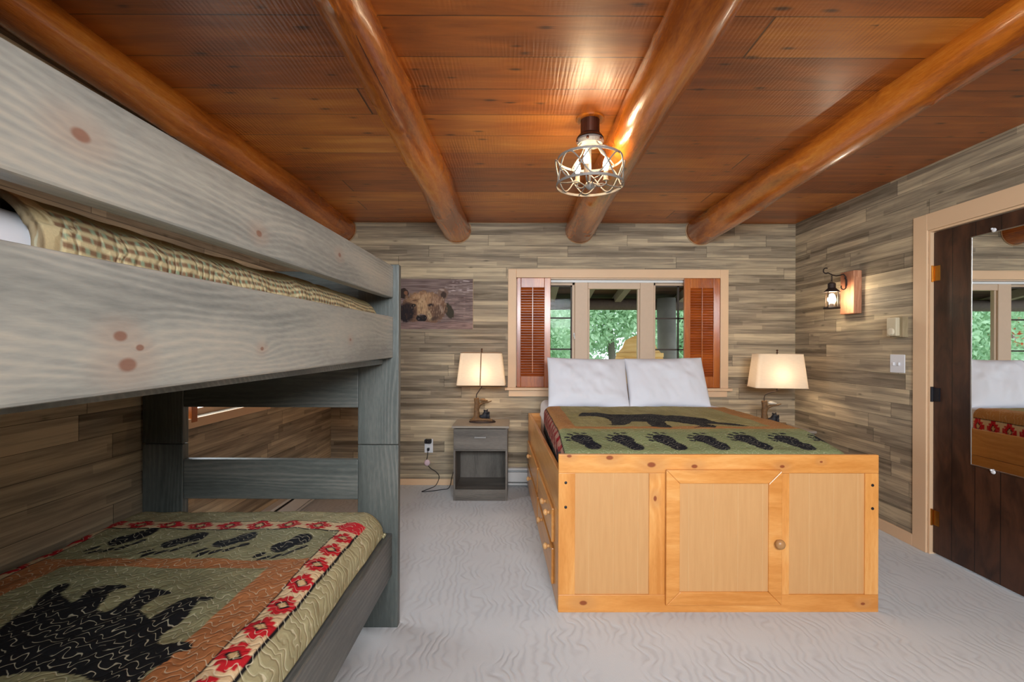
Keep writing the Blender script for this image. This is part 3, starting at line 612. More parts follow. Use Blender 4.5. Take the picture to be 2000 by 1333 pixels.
# ------------------------------------------------------------------ table lamps
def lamp(label, loc, rz, seam, stx, shade_dx):
    t = thing('table_lamp', label, 'lamp', loc, rz, 'bear table lamps')
    obj('base', L([(.001, 0), (.084, 0), (.088, .006), (.08, .016), (.06, .02), (.001, .024)], seg=28, sx=1.3, sy=.72), m_base, t, smooth=True)
    bm = bmesh.new(); x = stx
    tube(bm, sm([(x - .004, 0, .015), (x + .004, 0, .06), (x + .002, 0, .11), (x + .006, 0, .155), (x, 0, .205)]), [.03 - .0006 * i if i < 10 else .022 for i in range(25)], 10)
    tube(bm, sm([(x + .01, 0, .12), (x + .03, 0, .15), (x + .065, -.004, .168), (x + .10, -.006, .172), (x + .13, -.008, .182)]), [.016 - .0005 * i for i in range(25)], 8)
    tube(bm, sm([(x + .0, 0, .06), (x - .03, -.01, .025), (x - .05, -.015, .016)]), [.012] * 13, 7); tube(bm, sm([(x, 0, .05), (x + .035, -.01, .028), (x + .09, -.012, .024)]), [.012] * 13, 7)
    obj('tree_stump', bm, m_bark, t, smooth=True)
    obj('log_piece', tube(tube(bmesh.new(), [(-.05, -.03, .026), (.085, -.035, .024)], .011, 8), [(-.09, -.02, .02), (-.01, -.035, .024)], .010, 8), m_bark, t)
    bm = bmesh.new()
    bx = x + .075
    for c, r, s in (((bx, 0, .055), .028, (1, .9, 1.15)), ((bx + .006, -.004, .085), .020, (1, .9, 1)), ((bx - .025, -.004, .05), .020, (1.3, .9, .9)), ((bx + .018, -.014, .083), .011, (1.2, 1, .8)), ((bx - .008, 0, .102), .007, (1, .6, 1)), ((bx + .018, .006, .103), .007, (1, .6, 1)),
                    ((bx + .03, -.01, .05), .010, (1, 1, 1.6)), ((bx + .032, -.01, .078), .0085, (.9, .9, 2.0)), ((bx + .03, -.012, .028), .012, (1.6, 1, .8)), ((bx - .01, -.018, .03), .012, (1.6, 1, .8)), ((bx - .05, 0, .038), .012, (1.2, .9, .8))): ball(bm, c, r, s)
    o = obj('bear_cub_figure', bm, m_bear, t, smooth=True); r = o.modifiers.new('join', 'REMESH'); r.mode = 'VOXEL'; r.voxel_size = .0028; r.use_smooth_shade = True
    obj('nest_figure', ball(ball(bmesh.new(), (x + .055, -.004, .188), .02, (1.4, 1, .7)), (x + .08, -.004, .184), .012, (1.5, 1, .7)), m_antler if not seam else m_bark, t, smooth=True)
    sx = shade_dx
    obj('rod', tube(bmesh.new(), sm([(x, 0, .20), (x + .002, 0, .235), (x + .02, 0, .262), (sx - .01, 0, .285), (sx, 0, .30), (sx, 0, .42), (sx, 0, .61)]), .0042, 8), m_iron, t, smooth=True)
    obj('finial', ball(L([(.010, .598), (.010, .602), (.004, .604), (.004, .612)], c=(sx, 0, 0), seg=12), (sx, 0, .618), .008), m_bronze, t, smooth=True)
    obj('socket', L([(.014, .32), (.015, .37), (.001, .37)], c=(sx, 0, 0), seg=12), m_brass, t)
    obj('bulb', ball(bmesh.new(), (sx, 0, .415), .03, (1, 1, 1.25)), m_lampbulb, t, smooth=True)
    # shade: tapered, rounded rectangle, open at both ends
    def ring(w, d, z, n=12, r=.03):
        out = []
        for cx, cy, a0 in ((w - r, d - r, 0), (-w + r, d - r, 90), (-w + r, -d + r, 180), (w - r, -d + r, 270)):
            for k in range(n + 1): a = R(a0 + 90 * k / n); out.append((sx + cx + r * math.cos(a), cy + r * math.sin(a), z))
        return out
    bm = bmesh.new(); rows = [[bm.verts.new(p) for p in ring(.203 - .031 * k / 6, .115 - .018 * k / 6, .318 + .27 * k / 6)] for k in range(7)]
    for a, b in zip(rows, rows[1:]):
        for k in range(len(a)): bm.faces.new((a[k], a[(k + 1) % len(a)], b[(k + 1) % len(a)], b[k]))
    o = obj('lamp_shade', bm, m_shade, t, smooth=True)
    for rg_ in (ring(.203, .115, .318), ring(.172, .097, .588)): obj('shade_rim', tube(bmesh.new(), rg_, .0022, 5, True), m_seam if seam else m_shade, t)
    tube(bm := bmesh.new(), [(sx - .17, 0, .585), (sx + .17, 0, .585)], .002, 5); tube(bm, [(sx, -.095, .585), (sx, .095, .585)], .002, 5); obj('spider', bm, m_iron, t)
    if seam:
        s = bmesh.new(); tube(s, [(sx - .004, -.1165, .318), (sx + .002, -.0985, .588)], .0045, 6); obj('shade_seam', s, m_seam, t)
    return t
lamp('lit bear table lamp, shade with dark seam, on the left nightstand', (-.283, 4.12, .606), 0, True, -.052, -.008)
lamp('lit bear table lamp with plain shade on the right nightstand', (2.11, 3.99, .606), R(-7), False, -.07, .03)

# ------------------------------------------------------------------ caged ceiling light
t = thing('ceiling_light', 'caged farmhouse ceiling light with three lit candle bulbs', 'ceiling light', (.358, 2.38, ZC))
obj('mounting_plate', L([(.001, 0), (.07, 0), (.07, -.008), (.001, -.01)], seg=30), m_log, t)
obj('canopy', L([(.001, 0), (.046, -.001), (.046, -.075), (.058, -.085), (.066, -.098), (.001, -.1)], seg=28), m_bronze, t, smooth=False)
obj('cup', L([(.001, -.098), (.062, -.1), (.067, -.112), (.06, -.128), (.04, -.136), (.001, -.136)], seg=28), m_cage, t)
for k in range(6):
    a = k * 1.0472 + .2; obj('cup_hole', ball(bmesh.new(), (.0635 * math.cos(a), .0635 * math.sin(a), -.114), .008, seg=10), m_bronze, t)
RR, zt, zb = .162, -.20, -.325
def circ(r, z, n=48): return [(r * math.cos(a), r * math.sin(a), z) for a in np.linspace(0, 2 * math.pi, n + 1)[:-1]]
def flat_ring(bm, r, z, h=.012, th=.003):
    n = 56; vs = []
    for a in np.linspace(0, 2 * math.pi, n + 1)[:-1]: vs.append([bm.verts.new((q * math.cos(a), q * math.sin(a), w)) for q, w in ((r, z - h / 2), (r, z + h / 2), (r + th, z + h / 2), (r + th, z - h / 2))])
    for i in range(n):
        for k in range(4): bm.faces.new((vs[i][k], vs[i][(k + 1) % 4], vs[(i + 1) % n][(k + 1) % 4], vs[(i + 1) % n][k]))
bm = bmesh.new(); flat_ring(bm, RR * .96, zt); obj('top_ring', bm, m_cage, t)
bm = bmesh.new(); flat_ring(bm, RR, zb); obj('bottom_ring', bm, m_cage, t)
for ph in (0, math.pi):
    bm = bmesh.new(); tube(bm, [((RR + .006 * math.cos(4 * a + ph)) * math.cos(a), (RR + .006 * math.cos(4 * a + ph)) * math.sin(a), (zt + zb) / 2 + .058 * math.cos(4 * a + ph)) for a in np.linspace(0, 2 * math.pi, 97)[:-1]], .0036, 6, True)
    obj('wavy_band', bm, m_cage, t, smooth=True)
for k in range(4):
    a = k * 1.5708 + .5; c, s = math.cos(a), math.sin(a)
    bm = bmesh.new(); tube(bm, sm([(.052 * c, .052 * s, -.13), (.075 * c, .075 * s, -.155), (.12 * c, .12 * s, -.175), (RR * .97 * c, RR * .97 * s, zt - .004)]), .0038, 6); obj('strap', bm, m_cage, t, smooth=True)
for k in range(4):
    a = k * 1.5708 + .2; c, s = math.cos(a), math.sin(a)
    bm = bmesh.new(); tube(bm, sm([(.015 * c, .015 * s, zb - .012), (.06 * c, .06 * s, zb + .012), (.11 * c, .11 * s, zb + .004), (RR * c, RR * s, zb)]), .0032, 6); obj('bottom_spoke', bm, m_cage, t, smooth=True)
obj('stem', tube(bmesh.new(), [(0, 0, -.13), (0, 0, zb)], .0065, 10), m_cage, t, smooth=True)
obj('hub', L([(.001, zb + .014), (.02, zb + .01), (.024, zb), (.018, zb - .014), (.008, zb - .022), (.001, zb - .024)], seg=20), m_cage, t, smooth=True)
for a in (R(250), R(10), R(130)):
    c, s = math.cos(a), math.sin(a); q = .082
    o = obj('candle_arm', tube(bmesh.new(), sm([(.015 * c, .015 * s, zb + .012), (.05 * c, .05 * s, zb - .002), (q * c, q * s, zb + .012), (q * c, q * s, zb + .03)]), .0042, 6), m_cage, t, smooth=True)
    obj('candle_sleeve', L([(.017, zb + .028), (.012, zb + .034), (.011, zb + .075), (.001, zb + .075)], c=(q * c, q * s, 0), seg=14), plain('candle_sleeve', 'b59a7a', .5), t)
    obj('bulb', L([(.007, zb + .075), (.013, zb + .09), (.0155, zb + .105), (.012, zb + .122), (.005, zb + .14), (.001, zb + .146)], c=(q * c, q * s, 0), seg=14), m_bulb, t, smooth=True)

# ------------------------------------------------------------------ captain's bed
BX, BY, BR = .202, 2.284, R(.5)
bed = thing('captains_bed', "honey pine captain's bed with panelled footboard door and side drawers", 'bed', (BX, BY, 0), BR)
Wd, H = 1.514, .743
obj('top_rail', B(0, Wd, 0, .022, .655, H), m_pinex, bed, bevel=.003)
obj('bottom_rail', B(0, Wd, 0, .022, 0, .083), m_pinex, bed, bevel=.002)
for x0, x1 in ((0, .078), (.427, .503), (1.045, 1.09), (1.45, Wd)):
    obj('stile', B(x0, x1, .0005, .022, .083, .655), m_pinez, bed, bevel=.002)
for x0, x1 in ((.078, .427), (.503, 1.045), (1.09, 1.45)):
    obj('foot_panel', B(x0, x1, .008, .02, .083, .655), m_panel, bed)
def mitre(x0, x1, z0, z1, w, y0, y1):
    bm = bmesh.new(); o = [(x0, z0), (x1, z0), (x1, z1), (x0, z1)]; i = [(x0 + w, z0 + w), (x1 - w, z0 + w), (x1 - w, z1 - w), (x0 + w, z1 - w)]
    for k in range(4):
        q = [o[k], o[(k + 1) % 4], i[(k + 1) % 4], i[k]]; a = [bm.verts.new((p[0], y0, p[1])) for p in q]; b = [bm.verts.new((p[0], y1, p[1])) for p in q]
        bm.faces.new(a); bm.faces.new(b)
        for j in range(4): bm.faces.new((a[j], a[(j + 1) % 4], b[(j + 1) % 4], b[j]))
    return bm
door = obj('door', mitre(.502, 1.046, .041, .675, .064, -.02, 0), m_pinex, bed, bevel=.004)
obj('door_panel', B(.566, .982, -.013, -.004, .105, .611), m_panel, door)
obj('knob', ball(L([(.010, 0), (.009, -.016)], c=(1.024, -.018, .337), ax=1, seg=14), (1.024, -.043, .337), .023, (1, .75, 1)), m_knobd, door, smooth=True)
for x, z in ((.034, .61), (.034, .495), (Wd - .03, .60), (Wd - .03, .49)):
    obj('bolt_head', L([(.007, 0), (.006, -.003), (.001, -.004)], c=(x, 0, z), ax=1, seg=12), m_black, bed)
Lb = 2.03
def flare(bm):
    for v in bm.verts: v.co.x -= .036 * v.co.y
    return bm
obj('side_rail', flare(B(0, .022, .022, Lb, .47, .66)), m_piney, bed, bevel=.003)
obj('side_rail', B(Wd - .022, Wd, .022, Lb, .47, .66), m_piney, bed, bevel=.003)
obj('headboard', B(-.05, Wd - .022, Lb - .022, Lb, 0, .66), m_pinex, bed)
obj('side_carcass', flare(B(.0, .02, .024, Lb, .0, .468)), m_piney, bed, bevel=.003)
obj('side_carcass', B(Wd - .02, Wd, .024, Lb, .0, .468), m_piney, bed, bevel=.003)
obj('platform', B(.022, Wd - .022, .024, Lb - .024, .47, .485), m_panel, bed)
for y0, y1, ks in ((.16, .93, (.24, .42)), (.99, 1.93, (1.52,))):
    for z0, z1 in ((.265, .435), (.055, .235)):
        d = obj('drawer', flare(B(-.014, .0, y0, y1, z0, z1)), m_piney, bed, bevel=.004)
        for ky in ks:
            if z0 < .2 and len(ks) > 1 and ky > .3: ky = .62
            kz = z1 - .045 if z0 > .2 else z1 - .02
            obj('knob', ball(L([(.010, 0), (.008, -.016)], c=(-.014 - .036 * ky, ky, kz), ax=0, seg=12), (-.036 - .036 * ky, ky, kz), .017, (.75, 1, 1)), m_knob, d, smooth=True)

def bedtrans(X, Y): return X
mat_t = thing('mattress', 'mattress under white sheet on the honey pine bed', 'mattress', (BX, BY, 0), BR)
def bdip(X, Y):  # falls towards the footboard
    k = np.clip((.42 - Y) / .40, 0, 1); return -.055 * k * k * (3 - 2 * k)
obj('mattress_core', B(.035, 1.40, .03, 1.99, .487, .70), m_linen, mat_t, bevel=.03)
cloth('sheet', .03, 1.41, .9, 2.0, .785, .05, .14, m_linen, .01, (1, 1, 0, 1), amp=.004, parent=mat_t, solid=.006)
def px2b(px, py, z=.80):
    Y = 950 * (1.25 - z) / (py - 677); X = (px - 1008) * Y / 950; c, s = math.cos(BR), math.sin(BR); dx, dy = X - BX, Y - BY
    return (dx * c + dy * s, -dx * s + dy * c)
bb = [(500,185),(515,160),(550,148),(700,150),(850,165),(1100,165),(1240,160),(1290,155),(1450,168),(1600,168),(1750,190),(1870,200),(2000,235),(2139,250),(2239,262),(2339,280),(2359,288),(2189,276),(2089,270),(1989,262),(1890,260),(1940,272),(2000,288),(1990,300),(1750,305),(1830,290),(1700,268),(1640,262),(1600,250),(1450,235),(1440,245),(1480,275),(1525,295),(1400,298),(1260,290),(1300,285),(1260,260),(1240,240),(1080,235),(1050,260),(1000,275),(870,272),(800,270),(865,262),(855,235),(820,210),(790,200),(700,190),(600,185)]
bbp = [px2b(1040 + .18 * a, 780 + .18 * b) for a, b in bb]
print('bear bed', [tuple(round(v, 2) for v in p) for p in bbp[::6]])
def S(h): return np.array(lin(h))
def paw(u, v, cx, cy, a=0., s=1., fl=1.):
    c, n = math.cos(R(a)), math.sin(R(a)); x = ((u - cx) * c + (v - cy) * n) / s * fl; y = (-(u - cx) * n + (v - cy) * c) / s
    m = (ell(x, y, .020, .052, .036, .050) < 1) | (ell(x, y, -.026, -.006, .033, .040, 20) < 1) | (ell(x, y, -.002, .018, .026, .040) < 1)
    for p in ((-.066, -.072), (-.041, -.094), (-.008, -.080), (.026, -.060), (.052, -.020)): m |= ell(x, y, p[0], p[1], .0105, .025, -28) < 1
    return m
def pawl(u, v, cx, cy):
    x, y = u - cx, v - cy
    m = (ell(x, y, -.012, .034, .056, .060, 25) < 1) | (ell(x, y, .030, -.060, .042, .052) < 1) | (ell(x, y, .004, -.012, .042, .065, 25) < 1)
    for p in ((-.082, .018), (-.085, .052), (-.066, .088), (-.03, .112), (.01, .115)): m |= ell(x, y, p[0], p[1], .017, .010, -25) < 1
    return m
def border(along, across, w):   # red stepped diamonds on cream between black lines; across 0..w
    per = .115; f = (along / per) % 1 - .5; a = across / w - .5; stp = np.where((np.abs(f) + np.abs(a) * .8 < .40) | ((np.abs(f) < .17) & (np.abs(a) < .43)) | ((np.abs(f) < .42) & (np.abs(a) < .13)) | ((np.abs(f) < .3) & (np.abs(a) > .2) & (np.abs(a) < .3)), 0, 1); col = np.empty(along.shape + (3,)); col[:] = S('e3c79c')
    col[stp < .50] = S('c8202a'); ctr = np.abs(f) * 1.7 + np.abs(a) * 1.1; col[ctr < .30] = S('1c1616'); col[ctr < .20] = S('d8b583')
    col[np.abs(a) > .44] = S('171418'); return col
def qbed(U, V):
    n = vnoise(U * 9 + 10, V * 9 + 10, 31)[..., None]; n2 = vnoise(U * 60 + 10, V * 8 + 10, 32)[..., None]
    col = S('98915c') * (1 - n) + S('ada570') * n; col = col * (.88 + .2 * n2)
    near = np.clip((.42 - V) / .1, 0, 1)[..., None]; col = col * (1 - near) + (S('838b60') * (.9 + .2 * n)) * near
    o = (np.abs(V - .43) < .035) | ((U < .135) & (V > .40)) | ((U > 1.25) & (V > .40)); col[o] = (S('b9854c') * (.9 + .2 * n))[o]
    b = inpoly(U, V, bbp); col[b] = S('181a1c')
    m = U < .035; al = V; ac = U + .13
    bc = border(al, np.clip(.035 - U, 0, .12), .12); m1 = (U < .035); col[m1] = (bc * np.array([.45, .3, .35]))[m1]
    m2 = U > 1.47; bc = border(al, np.clip(U - 1.47, 0, .12), .12); col[m2] = bc[m2]
    for i in range(8):
        m = pawl(U, V, -.06 + .2125 * i, .19); col[m] = S('141720')
    return col
q = cloth('quilt', .018, 1.42, .034, 1.36, .80, .055, .19, m_quilt2, .006, (1, 1, 1, 0), qbed, amp=.004, zf=bdip)
q.location = (BX, BY, 0); q.rotation_euler = (0, 0, BR)
tag(q, 'green quilt with walking bear and paw prints spread on the pine bed', 'quilt')

def pillow(label, w, h, th, loc, rot, seed, skew=0.):
    n = 44; U, V = np.meshgrid(np.linspace(-1, 1, n), np.linspace(-1, 1, n)); out = []
    for sgn in (1, -1):
        e = np.clip((1 - np.abs(U) ** 2.6), 0, 1) ** .5 * np.clip((1 - np.abs(V) ** 2.6), 0, 1) ** .5
        pin = 1 - .02 * (1 - np.abs(V) ** 2)  * np.abs(U) ** 3; pin2 = 1 - .07 * (1 - np.abs(U) ** 2) * np.abs(V) ** 3
        wr = (vnoise(U * 4 + 9, V * 3 + 9, seed) - .5) * .028 * e + (vnoise(U * 11 + 9, V * 5 + U * 5 + 19, seed + 1) - .5) * .008 * e
        out.append(np.stack([U * w / 2 * pin + skew * V * w, V * h / 2 * pin2, sgn * (th / 2 * e) + wr * (1 if sgn > 0 else .3)], -1))
    bm = bmesh.new()
    for k, P in enumerate(out):
        vs = [[bm.verts.new(P[i, j]) for j in range(n)] for i in range(n)]
        for i in range(n - 1):
            for j in range(n - 1): bm.faces.new((vs[i][j], vs[i][j+1], vs[i+1][j+1], vs[i+1][j]))
    bmesh.ops.remove_doubles(bm, verts=bm.verts[:], dist=.0008)
    o = obj('pillow', bm, m_linen, smooth=True); o.location = loc; o.rotation_euler = rot
    o.modifiers.new('s', 'SUBSURF').render_levels = 1
    return tag(o, label, 'pillow', 'white pillows')
pillow('white pillow leaning at the head of the pine bed, left one', .65, .44, .16, (.572, 3.89, .965), (R(62), R(1), R(1)), 3)
pillow('white pillow leaning at the head of the pine bed, right one', .645, .44, .16, (1.205, 3.90, .968), (R(62), R(-1), R(-1)), 5)

# ------------------------------------------------------------------ bunk bed
bunk = thing('bunk_bed', 'grey-stained pine bunk bed with wide side boards along the left wall', 'bunk bed', (0, 0, 0))
PX = ((-.70, -.52), (-1.655, -1.475))
for y0 in (2.155, -.02):
    for x0, x1 in PX:
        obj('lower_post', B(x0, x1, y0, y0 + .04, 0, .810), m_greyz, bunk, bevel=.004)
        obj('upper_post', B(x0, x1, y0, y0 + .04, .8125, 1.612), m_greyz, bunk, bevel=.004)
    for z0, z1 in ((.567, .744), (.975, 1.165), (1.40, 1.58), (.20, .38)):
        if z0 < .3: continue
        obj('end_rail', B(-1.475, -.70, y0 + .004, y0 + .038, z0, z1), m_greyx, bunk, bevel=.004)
ya, yb = .022, 2.1545
tilt = R(0.6)
def rail(name, x0, x1, z0, z1, tl=0., m=None):
    bm = B(x0, x1, ya, yb, z0, z1)
    for v in bm.verts: v.co.z += -math.tan(tl) * (yb - v.co.y)
    return obj(name, bm, m or m_grey, bunk, bevel=.005)
rail('guard_board', -.585, -.545, 1.463, 1.604, tilt * 1.6)
rail('side_board', -.585, -.545, 1.198, 1.379, tilt)
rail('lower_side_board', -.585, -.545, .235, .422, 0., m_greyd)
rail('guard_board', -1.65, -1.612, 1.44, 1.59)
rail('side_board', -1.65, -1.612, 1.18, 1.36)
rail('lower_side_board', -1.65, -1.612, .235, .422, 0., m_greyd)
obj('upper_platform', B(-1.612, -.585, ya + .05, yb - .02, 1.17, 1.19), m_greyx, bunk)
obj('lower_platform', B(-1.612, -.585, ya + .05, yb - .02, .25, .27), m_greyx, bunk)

# lower mattress and quilt
Z2 = .55
t = thing('mattress', 'mattress in the lower bunk under the bear quilt', 'mattress')
obj('mattress_core', B(-1.608, -.592, .10, 2.09, .272, .52), m_linen, t, bevel=.03)
def px2q(px, py): Y = 950 * (1.25 - Z2) / (py - 677); return ((px - 1008) * Y / 950, Y)
zb_ = [(-160,760),(0,690),(50,650),(90,610),(170,565),(185,540),(215,510),(260,480),(305,462),(345,457),(350,465),(320,495),(300,505),(320,530),(355,560),(385,548),(410,520),(450,490),(510,465),(560,462),(600,460),(632,468),(620,478),(565,490),(540,505),(520,545),(490,570),(480,590),(520,600),(560,580),(600,550),(650,520),(700,485),(740,475),(780,475),(800,482),(845,490),(840,498),(790,508),(765,520),(745,540),(700,570),(690,590),(720,620),(735,632),(780,605),(830,570),(870,545),(920,528),(980,528),(1045,530),(1050,537),(1010,548),(975,550),(950,580),(920,620),(880,650),(830,680),(790,710),(775,745),(800,755),(870,745),(930,740),(948,755),(940,775),(900,785),(860,795),(830,830),(780,860),(730,885),(690,932),(640,980),(460,932),(380,905),(300,890),(200,885),(100,890),(0,905),(-160,930)]
bear2 = [px2q(.4 * a, 960 + .4 * b) for a, b in zb_]
paws2 = [px2q(252, 1058), px2q(354, 1064), px2q(454, 1064), px2q(566, 1067)]
print('bear2', [tuple(round(v, 2) for v in p) for p in bear2[::8]], paws2)
XE, XI, YO, YI = -.592, -.672, 1.935, 1.845    # outer / inner edges of the red border
XE2, XI2 = -1.62, -1.535
def qlow(U, V):
    n = vnoise(U * 9 + 20, V * 9 + 10, 41)[..., None]; n2 = vnoise(U * 40 + 90, V * 40 + 10, 42)[..., None]
    col = (S('8f8f6c') * (1 - n) + S('a49f76') * n) * (.92 + .16 * n2)
    out = (U > XE) | (V > YO); col[out] = ((S('a59f78') * (1 - n) + S('b3ab84') * n) * (.9 + .15 * n2))[out]
    o = ((V < 1.59) & (V > 1.535) & (U < XI) & (U > XI2)) | ((V < 1.59) & (((U > XI - .105) & (U <= XI)) | ((U < XI2 + .10) & (U >= XI2)))); col[o] = (S('b9794a') * (.92 + .18 * n2))[o]
    m = (V <= YO) & (V >= YI) & (U < XE) & (U > XE2); bc = border(U - XE, V - YI, YO - YI); col[m] = bc[m]
    m = (U >= XI) & (U <= XE) & (V < YO); bc = border(V, U - XI, XE - XI); col[m] = bc[m]
    m = (U >= XE2) & (U <= XI2) & (V < YO); bc = border(V + .03, U - XE2, XI2 - XE2); col[m] = bc[m]
    m = (V <= YO) & (V >= YI) & (((U >= XI) & (U <= XE)) | ((U >= XE2) & (U <= XI2))); col[m] = S('d22a34')
    b = inpoly(U, V, bear2); col[b] = S('17181b')
    for p in paws2: col[paw(U, V, p[0], p[1], 0, 1.0)] = S('15171c')
    return col
q = cloth('quilt', -1.632, -.566, .12, 2.115, Z2, .085, .118, m_quilt, .0045, (1, 1, 1, 1), qlow, amp=.006)
tag(q, 'quilt with black bear, paw prints and red diamond border on the lower bunk', 'quilt')

# upper mattress, quilt and pillow
t = thing('mattress', 'white-sheeted mattress in the upper bunk', 'mattress')
cloth('sheet', -1.60, -.606, .10, 2.10, 1.425, .06, .20, m_linen, .012, (1, 1, 1, 1), amp=.003, parent=t, solid=.01)
obj('mattress_core', B(-1.59, -.62, .12, 2.08, 1.191, 1.40), m_linen, t, bevel=.03)
def qup(U, V):
    s = U + .596 + .09   # arc length past the shoulder of the mattress
    n = vnoise(U * 30 + 60, V * 12 + 10, 51)
    row = s + .004 * np.sin(V * 9) + .003 * n; f = (row / .0155) % 1; dash = ((V + .01 * np.floor(row / .0155)) / .021) % 1
    col = np.empty(U.shape + (3,)); col[:] = S('cdbd92'); br = (f < .5) & (dash < .72); col[br] = S('86694f'); g = (f < .5) & (dash >= .72); col[g] = S('8fa184')
    tp = (s < .075) ; col[tp] = (S('a09c74') * (.85 + .3 * n[..., None]))[tp]
    e = V < .635; col[e] = S('c9b88e'); e = V < .61; col[e] = S('8a7a5e'); return col
q = cloth('quilt', -1.612, -.596, .600, 2.128, 1.447, .075, .22, m_quilt3, .004, (1, 1, 0, 1), qup, amp=.006, nf=5.)
tag(q, 'quilt showing its brown checked reverse side on the upper bunk', 'quilt')
o = pillow('white pillow on the upper bunk, cut off by the frame edge', .72, .42, .16, (-.975, .36, 1.47), (0, 0, 0), 9)

# ------------------------------------------------------------------ outside: porch and trees
m_bark2 = plain('grey_bark', '6b6258', .9, var=.3, bump=.6, scale=14)
m_soffit = planks('porch_soffit', 'x', 'y', .2, 3., [(.1, lin('30221a')), (.5, lin('4e3628')), (1., lin('6a4a36'))], .8, .2, strips=False)
t = thing('porch_roof', 'dark board roof of the porch seen through the back window', 'roof', (1., 4.6, 2.2))
bm = B(-3.5, 3.5, 0, 2.0, 0, .04)
for v in bm.verts: v.co.z -= .17 * v.co.y
obj('boards', bm, m_soffit, t)
for x in (-2.1, -1.15, -.55, -.12, .3, 1.1, 2.0):
    bm = B(x - .04, x + .04, .02, 1.95, -.10, 0)
    for v in bm.verts: v.co.z -= .17 * v.co.y
    obj('rafter', bm, plain('rafter_wood', '8a7764', .8), t)
obj('eave_beam', tube(bmesh.new(), [(-3.5, 1.7, -.40), (3.5, 1.7, -.40)], .075, 14), plain('grey_log_beam', '5c4c40', .8, var=.3), t, smooth=True)
o = obj('porch_post', tube(bmesh.new(), [(0, 0, 0), (.02, 0, 1.), (0, 0, 2.06)], .115, 18), plain('weathered_log', '7d7a70', .8, var=.3, scale=8), smooth=True); o.location = (1.88, 6.1, -.2)
tag(o, 'grey weathered log post of the porch outside the right window sash', 'post')
struct(obj('ground', B(-25, 25, 4.6, 40, -.4, -.2), plain('grassy_ground', '7c8a5a', .95, var=.3, scale=3)))
# yellow pine bench
m_yel = wood('yellow_pine', 'x', 'd8a85c', 'e8bc74', 'f2d090', .5, .3, freq=20, kprob=0)
t = thing('outdoor_chair', 'yellow wooden high-backed chair outside the centre window pane', 'chair', (1.46, 5.75, -.2))
bm = bmesh.new(); prof = [(-.30, .45), (-.30, 1.22), (-.27, 1.36), (-.20, 1.44), (-.17, 1.52), (-.10, 1.56), (0, 1.60), (.10, 1.56), (.17, 1.52), (.20, 1.44), (.27, 1.36), (.30, 1.22), (.30, .45)]
a = [bm.verts.new((x, 0, z)) for x, z in prof]; b = [bm.verts.new((x, .03, z)) for x, z in prof]; bm.faces.new(a); bm.faces.new(b)
for i in range(len(a)): bm.faces.new((a[i], a[(i + 1) % len(a)], b[(i + 1) % len(a)], b[i]))
obj('backrest', bm, m_yel, t)
for z in (1.12, 1.33, .8): obj('back_rail', B(-.28, .28, -.02, 0, z, z + .05), m_yel, t, bevel=.004)
for x in (-.14, .0, .14): obj('back_slat', B(x - .02, x + .02, -.012, 0, .5, 1.33), m_yel, t)
obj('seat', B(-.32, .32, -.55, .03, .40, .45), m_yel, t, bevel=.01)
for x in (-.29, .25):
    for y in (-.52, -.02): obj('leg', B(x, x + .04, y, y + .04, 0, .40), m_yel, t)
for x in (-.36, .30): obj('armrest', B(x, x + .06, -.55, .0, .62, .65), m_yel, t); 
# red cabin beyond
t = thing('cabin', 'orange-red cabin among the trees, seen in the mirror', 'cabin', (-12.2, 14., 0.))
m_red = planks('red_cabin_wall', 'x', 'z', .2, 4., [(.1, lin('a8452a')), (.5, lin('c85a38')), (1., lin('d87850'))], .8, .2, strips=False)
obj('wall', B(-2.5, 2.5, 0, 3, 1.3, 2.1), m_red, t); obj('foundation', B(-2.4, 2.4, .05, 2.95, -.2, 1.3), plain('pale_stone', 'a9aca0', .9, var=.3, scale=6), t)
bm = bmesh.new(); v = [bm.verts.new(p) for p in ((-2.8, -.4, 2.08), (2.8, -.4, 2.08), (2.8, 3.4, 2.08), (-2.8, 3.4, 2.08), (-2.8, 1.5, 3.0), (2.8, 1.5, 3.0))]
for f_ in ((0, 1, 5, 4), (2, 3, 4, 5), (0, 3, 4), (1, 2, 5), (0, 1, 2, 3)): bm.faces.new([v[i] for i in f_])
obj('roof', bm, plain('red_metal_roof', 'b8583c', .5), t)
def leafmat():
    t = T('leaves'); n = t.noise(t.obj(), 3., 3); n2 = t.n('Attribute', attribute_name='paint').outputs[0]
    col = t.mix(n, lin('a4c8a4'), lin('dcf0cc')); col = t.mix(.45, col, n2)
    d = t.n('BsdfDiffuse', {0: col}); tr = t.n('BsdfTranslucent', {0: col}); mx = t.n('MixShader', {0: .45, 1: d.outputs[0], 2: tr.outputs[0]}); t.t.links.new(mx.outputs[0], t.out.inputs[0]); return t.m
m_leaf = leafmat()
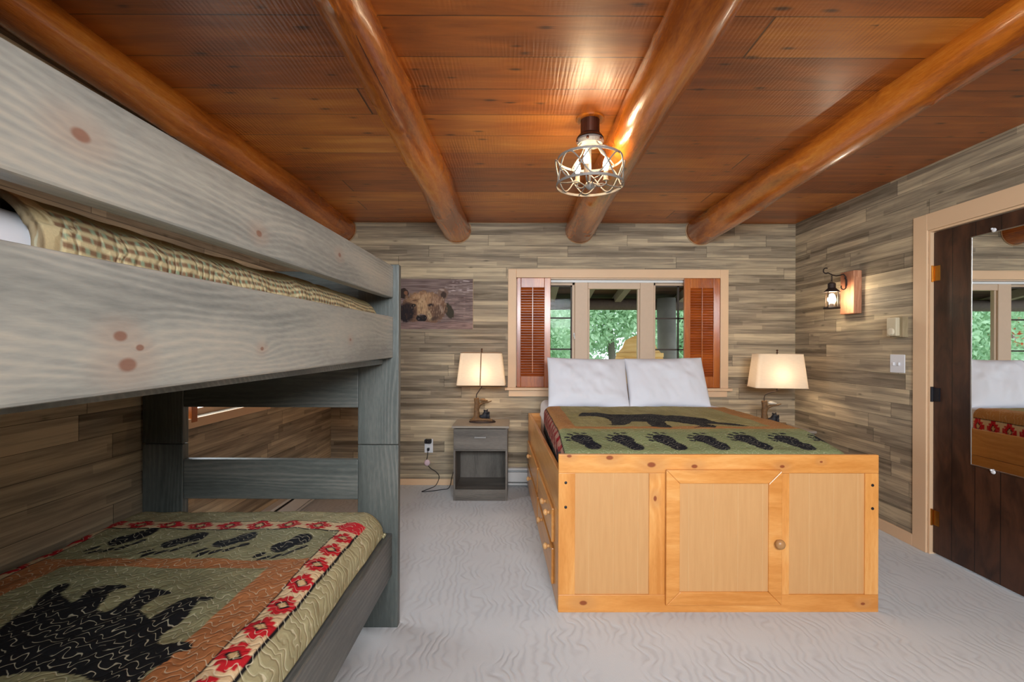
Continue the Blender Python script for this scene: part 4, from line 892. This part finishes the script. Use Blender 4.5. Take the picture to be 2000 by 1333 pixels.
def foliage(name, blobs, n, parent, seed, sz):
    r = np.random.default_rng(seed); V = []; Cc = []
    per = n // len(blobs)
    for bx, by, bz, br in blobs:
        d = r.normal(size=(per, 3)); d /= np.linalg.norm(d, axis=1)[:, None]; rad = br * (.55 + .45 * r.random(per) ** .5)
        c = np.array([bx, by, bz]) + d * rad[:, None]; a = r.normal(size=(per, 3)); a /= np.linalg.norm(a, axis=1)[:, None]
        b = np.cross(a, r.normal(size=(per, 3))); b /= np.linalg.norm(b, axis=1)[:, None]; s = sz * (.5 + r.random(per))[:, None]
        V.append(np.stack([c - a * s, c - b * s * .5, c + a * s, c + b * s * .5], 1)); g = r.random(per)
        Cc.append(np.stack([.16 + .5 * g, .34 + .5 * g, .18 + .4 * g], -1).repeat(4, 0).reshape(per, 4, 3))
    V = np.concatenate(V).reshape(-1, 3); Cc = np.concatenate(Cc).reshape(-1, 3); m = len(V) // 4
    me = bpy.data.meshes.new(name); me.vertices.add(len(V)); me.vertices.foreach_set('co', V.reshape(-1).astype(np.float32)); me.loops.add(len(V)); me.loops.foreach_set('vertex_index', np.arange(len(V), dtype=np.int32))
    me.polygons.add(m); me.polygons.foreach_set('loop_start', np.arange(0, len(V), 4, dtype=np.int32)); me.update(calc_edges=True)
    at = me.color_attributes.new('paint', 'FLOAT_COLOR', 'POINT'); c4 = np.ones((len(V), 4), np.float32); c4[:, :3] = Cc; at.data.foreach_set('color', c4.reshape(-1))
    me.materials.append(m_leaf); o = bpy.data.objects.new(name, me); C.objects.link(o); o.parent = parent; return o
for i, (x, y, s, lab) in enumerate(((1.75, 9.0, .85, 'leafy green tree filling the centre window pane'), (.45, 12.4, 1.05, 'leafy green tree seen through the left window sash'),
                                     (3.6, 10.4, 1.0, 'leafy green tree behind the porch post'), (1.3, 17.5, 1.4, 'tall leafy tree farther back, left of the yellow chair'), (6.4, 17.0, 1.4, 'tall leafy tree farther back, right of the porch post'), (-4.6, 10.8, 1.1, 'tall leafy tree by the red cabin, seen in the mirror'), (-3.9, 17.5, 1.3, 'tall leafy tree at far left beyond the shutter'))):
    t = thing('leafy_tree', lab, 'tree', (x, y, -.2), i * 1.3, 'trees outside the back window')
    bl = [(random.uniform(-1.0, 1.0) * s, random.uniform(-.7, .7) * s, random.uniform(.35, 3.3) * s, random.uniform(.55, .8) * s) for _ in range(22)]
    obj('trunk', tube(bmesh.new(), [(0, 0, 0), (.05, 0, 1.2 * s), (-.05, .05, 2.6 * s)], [.12 * s, .09 * s, .05 * s], 10), m_bark2, t, smooth=True)
    foliage('foliage', bl, 17000, t, 60 + i, .05 * s)
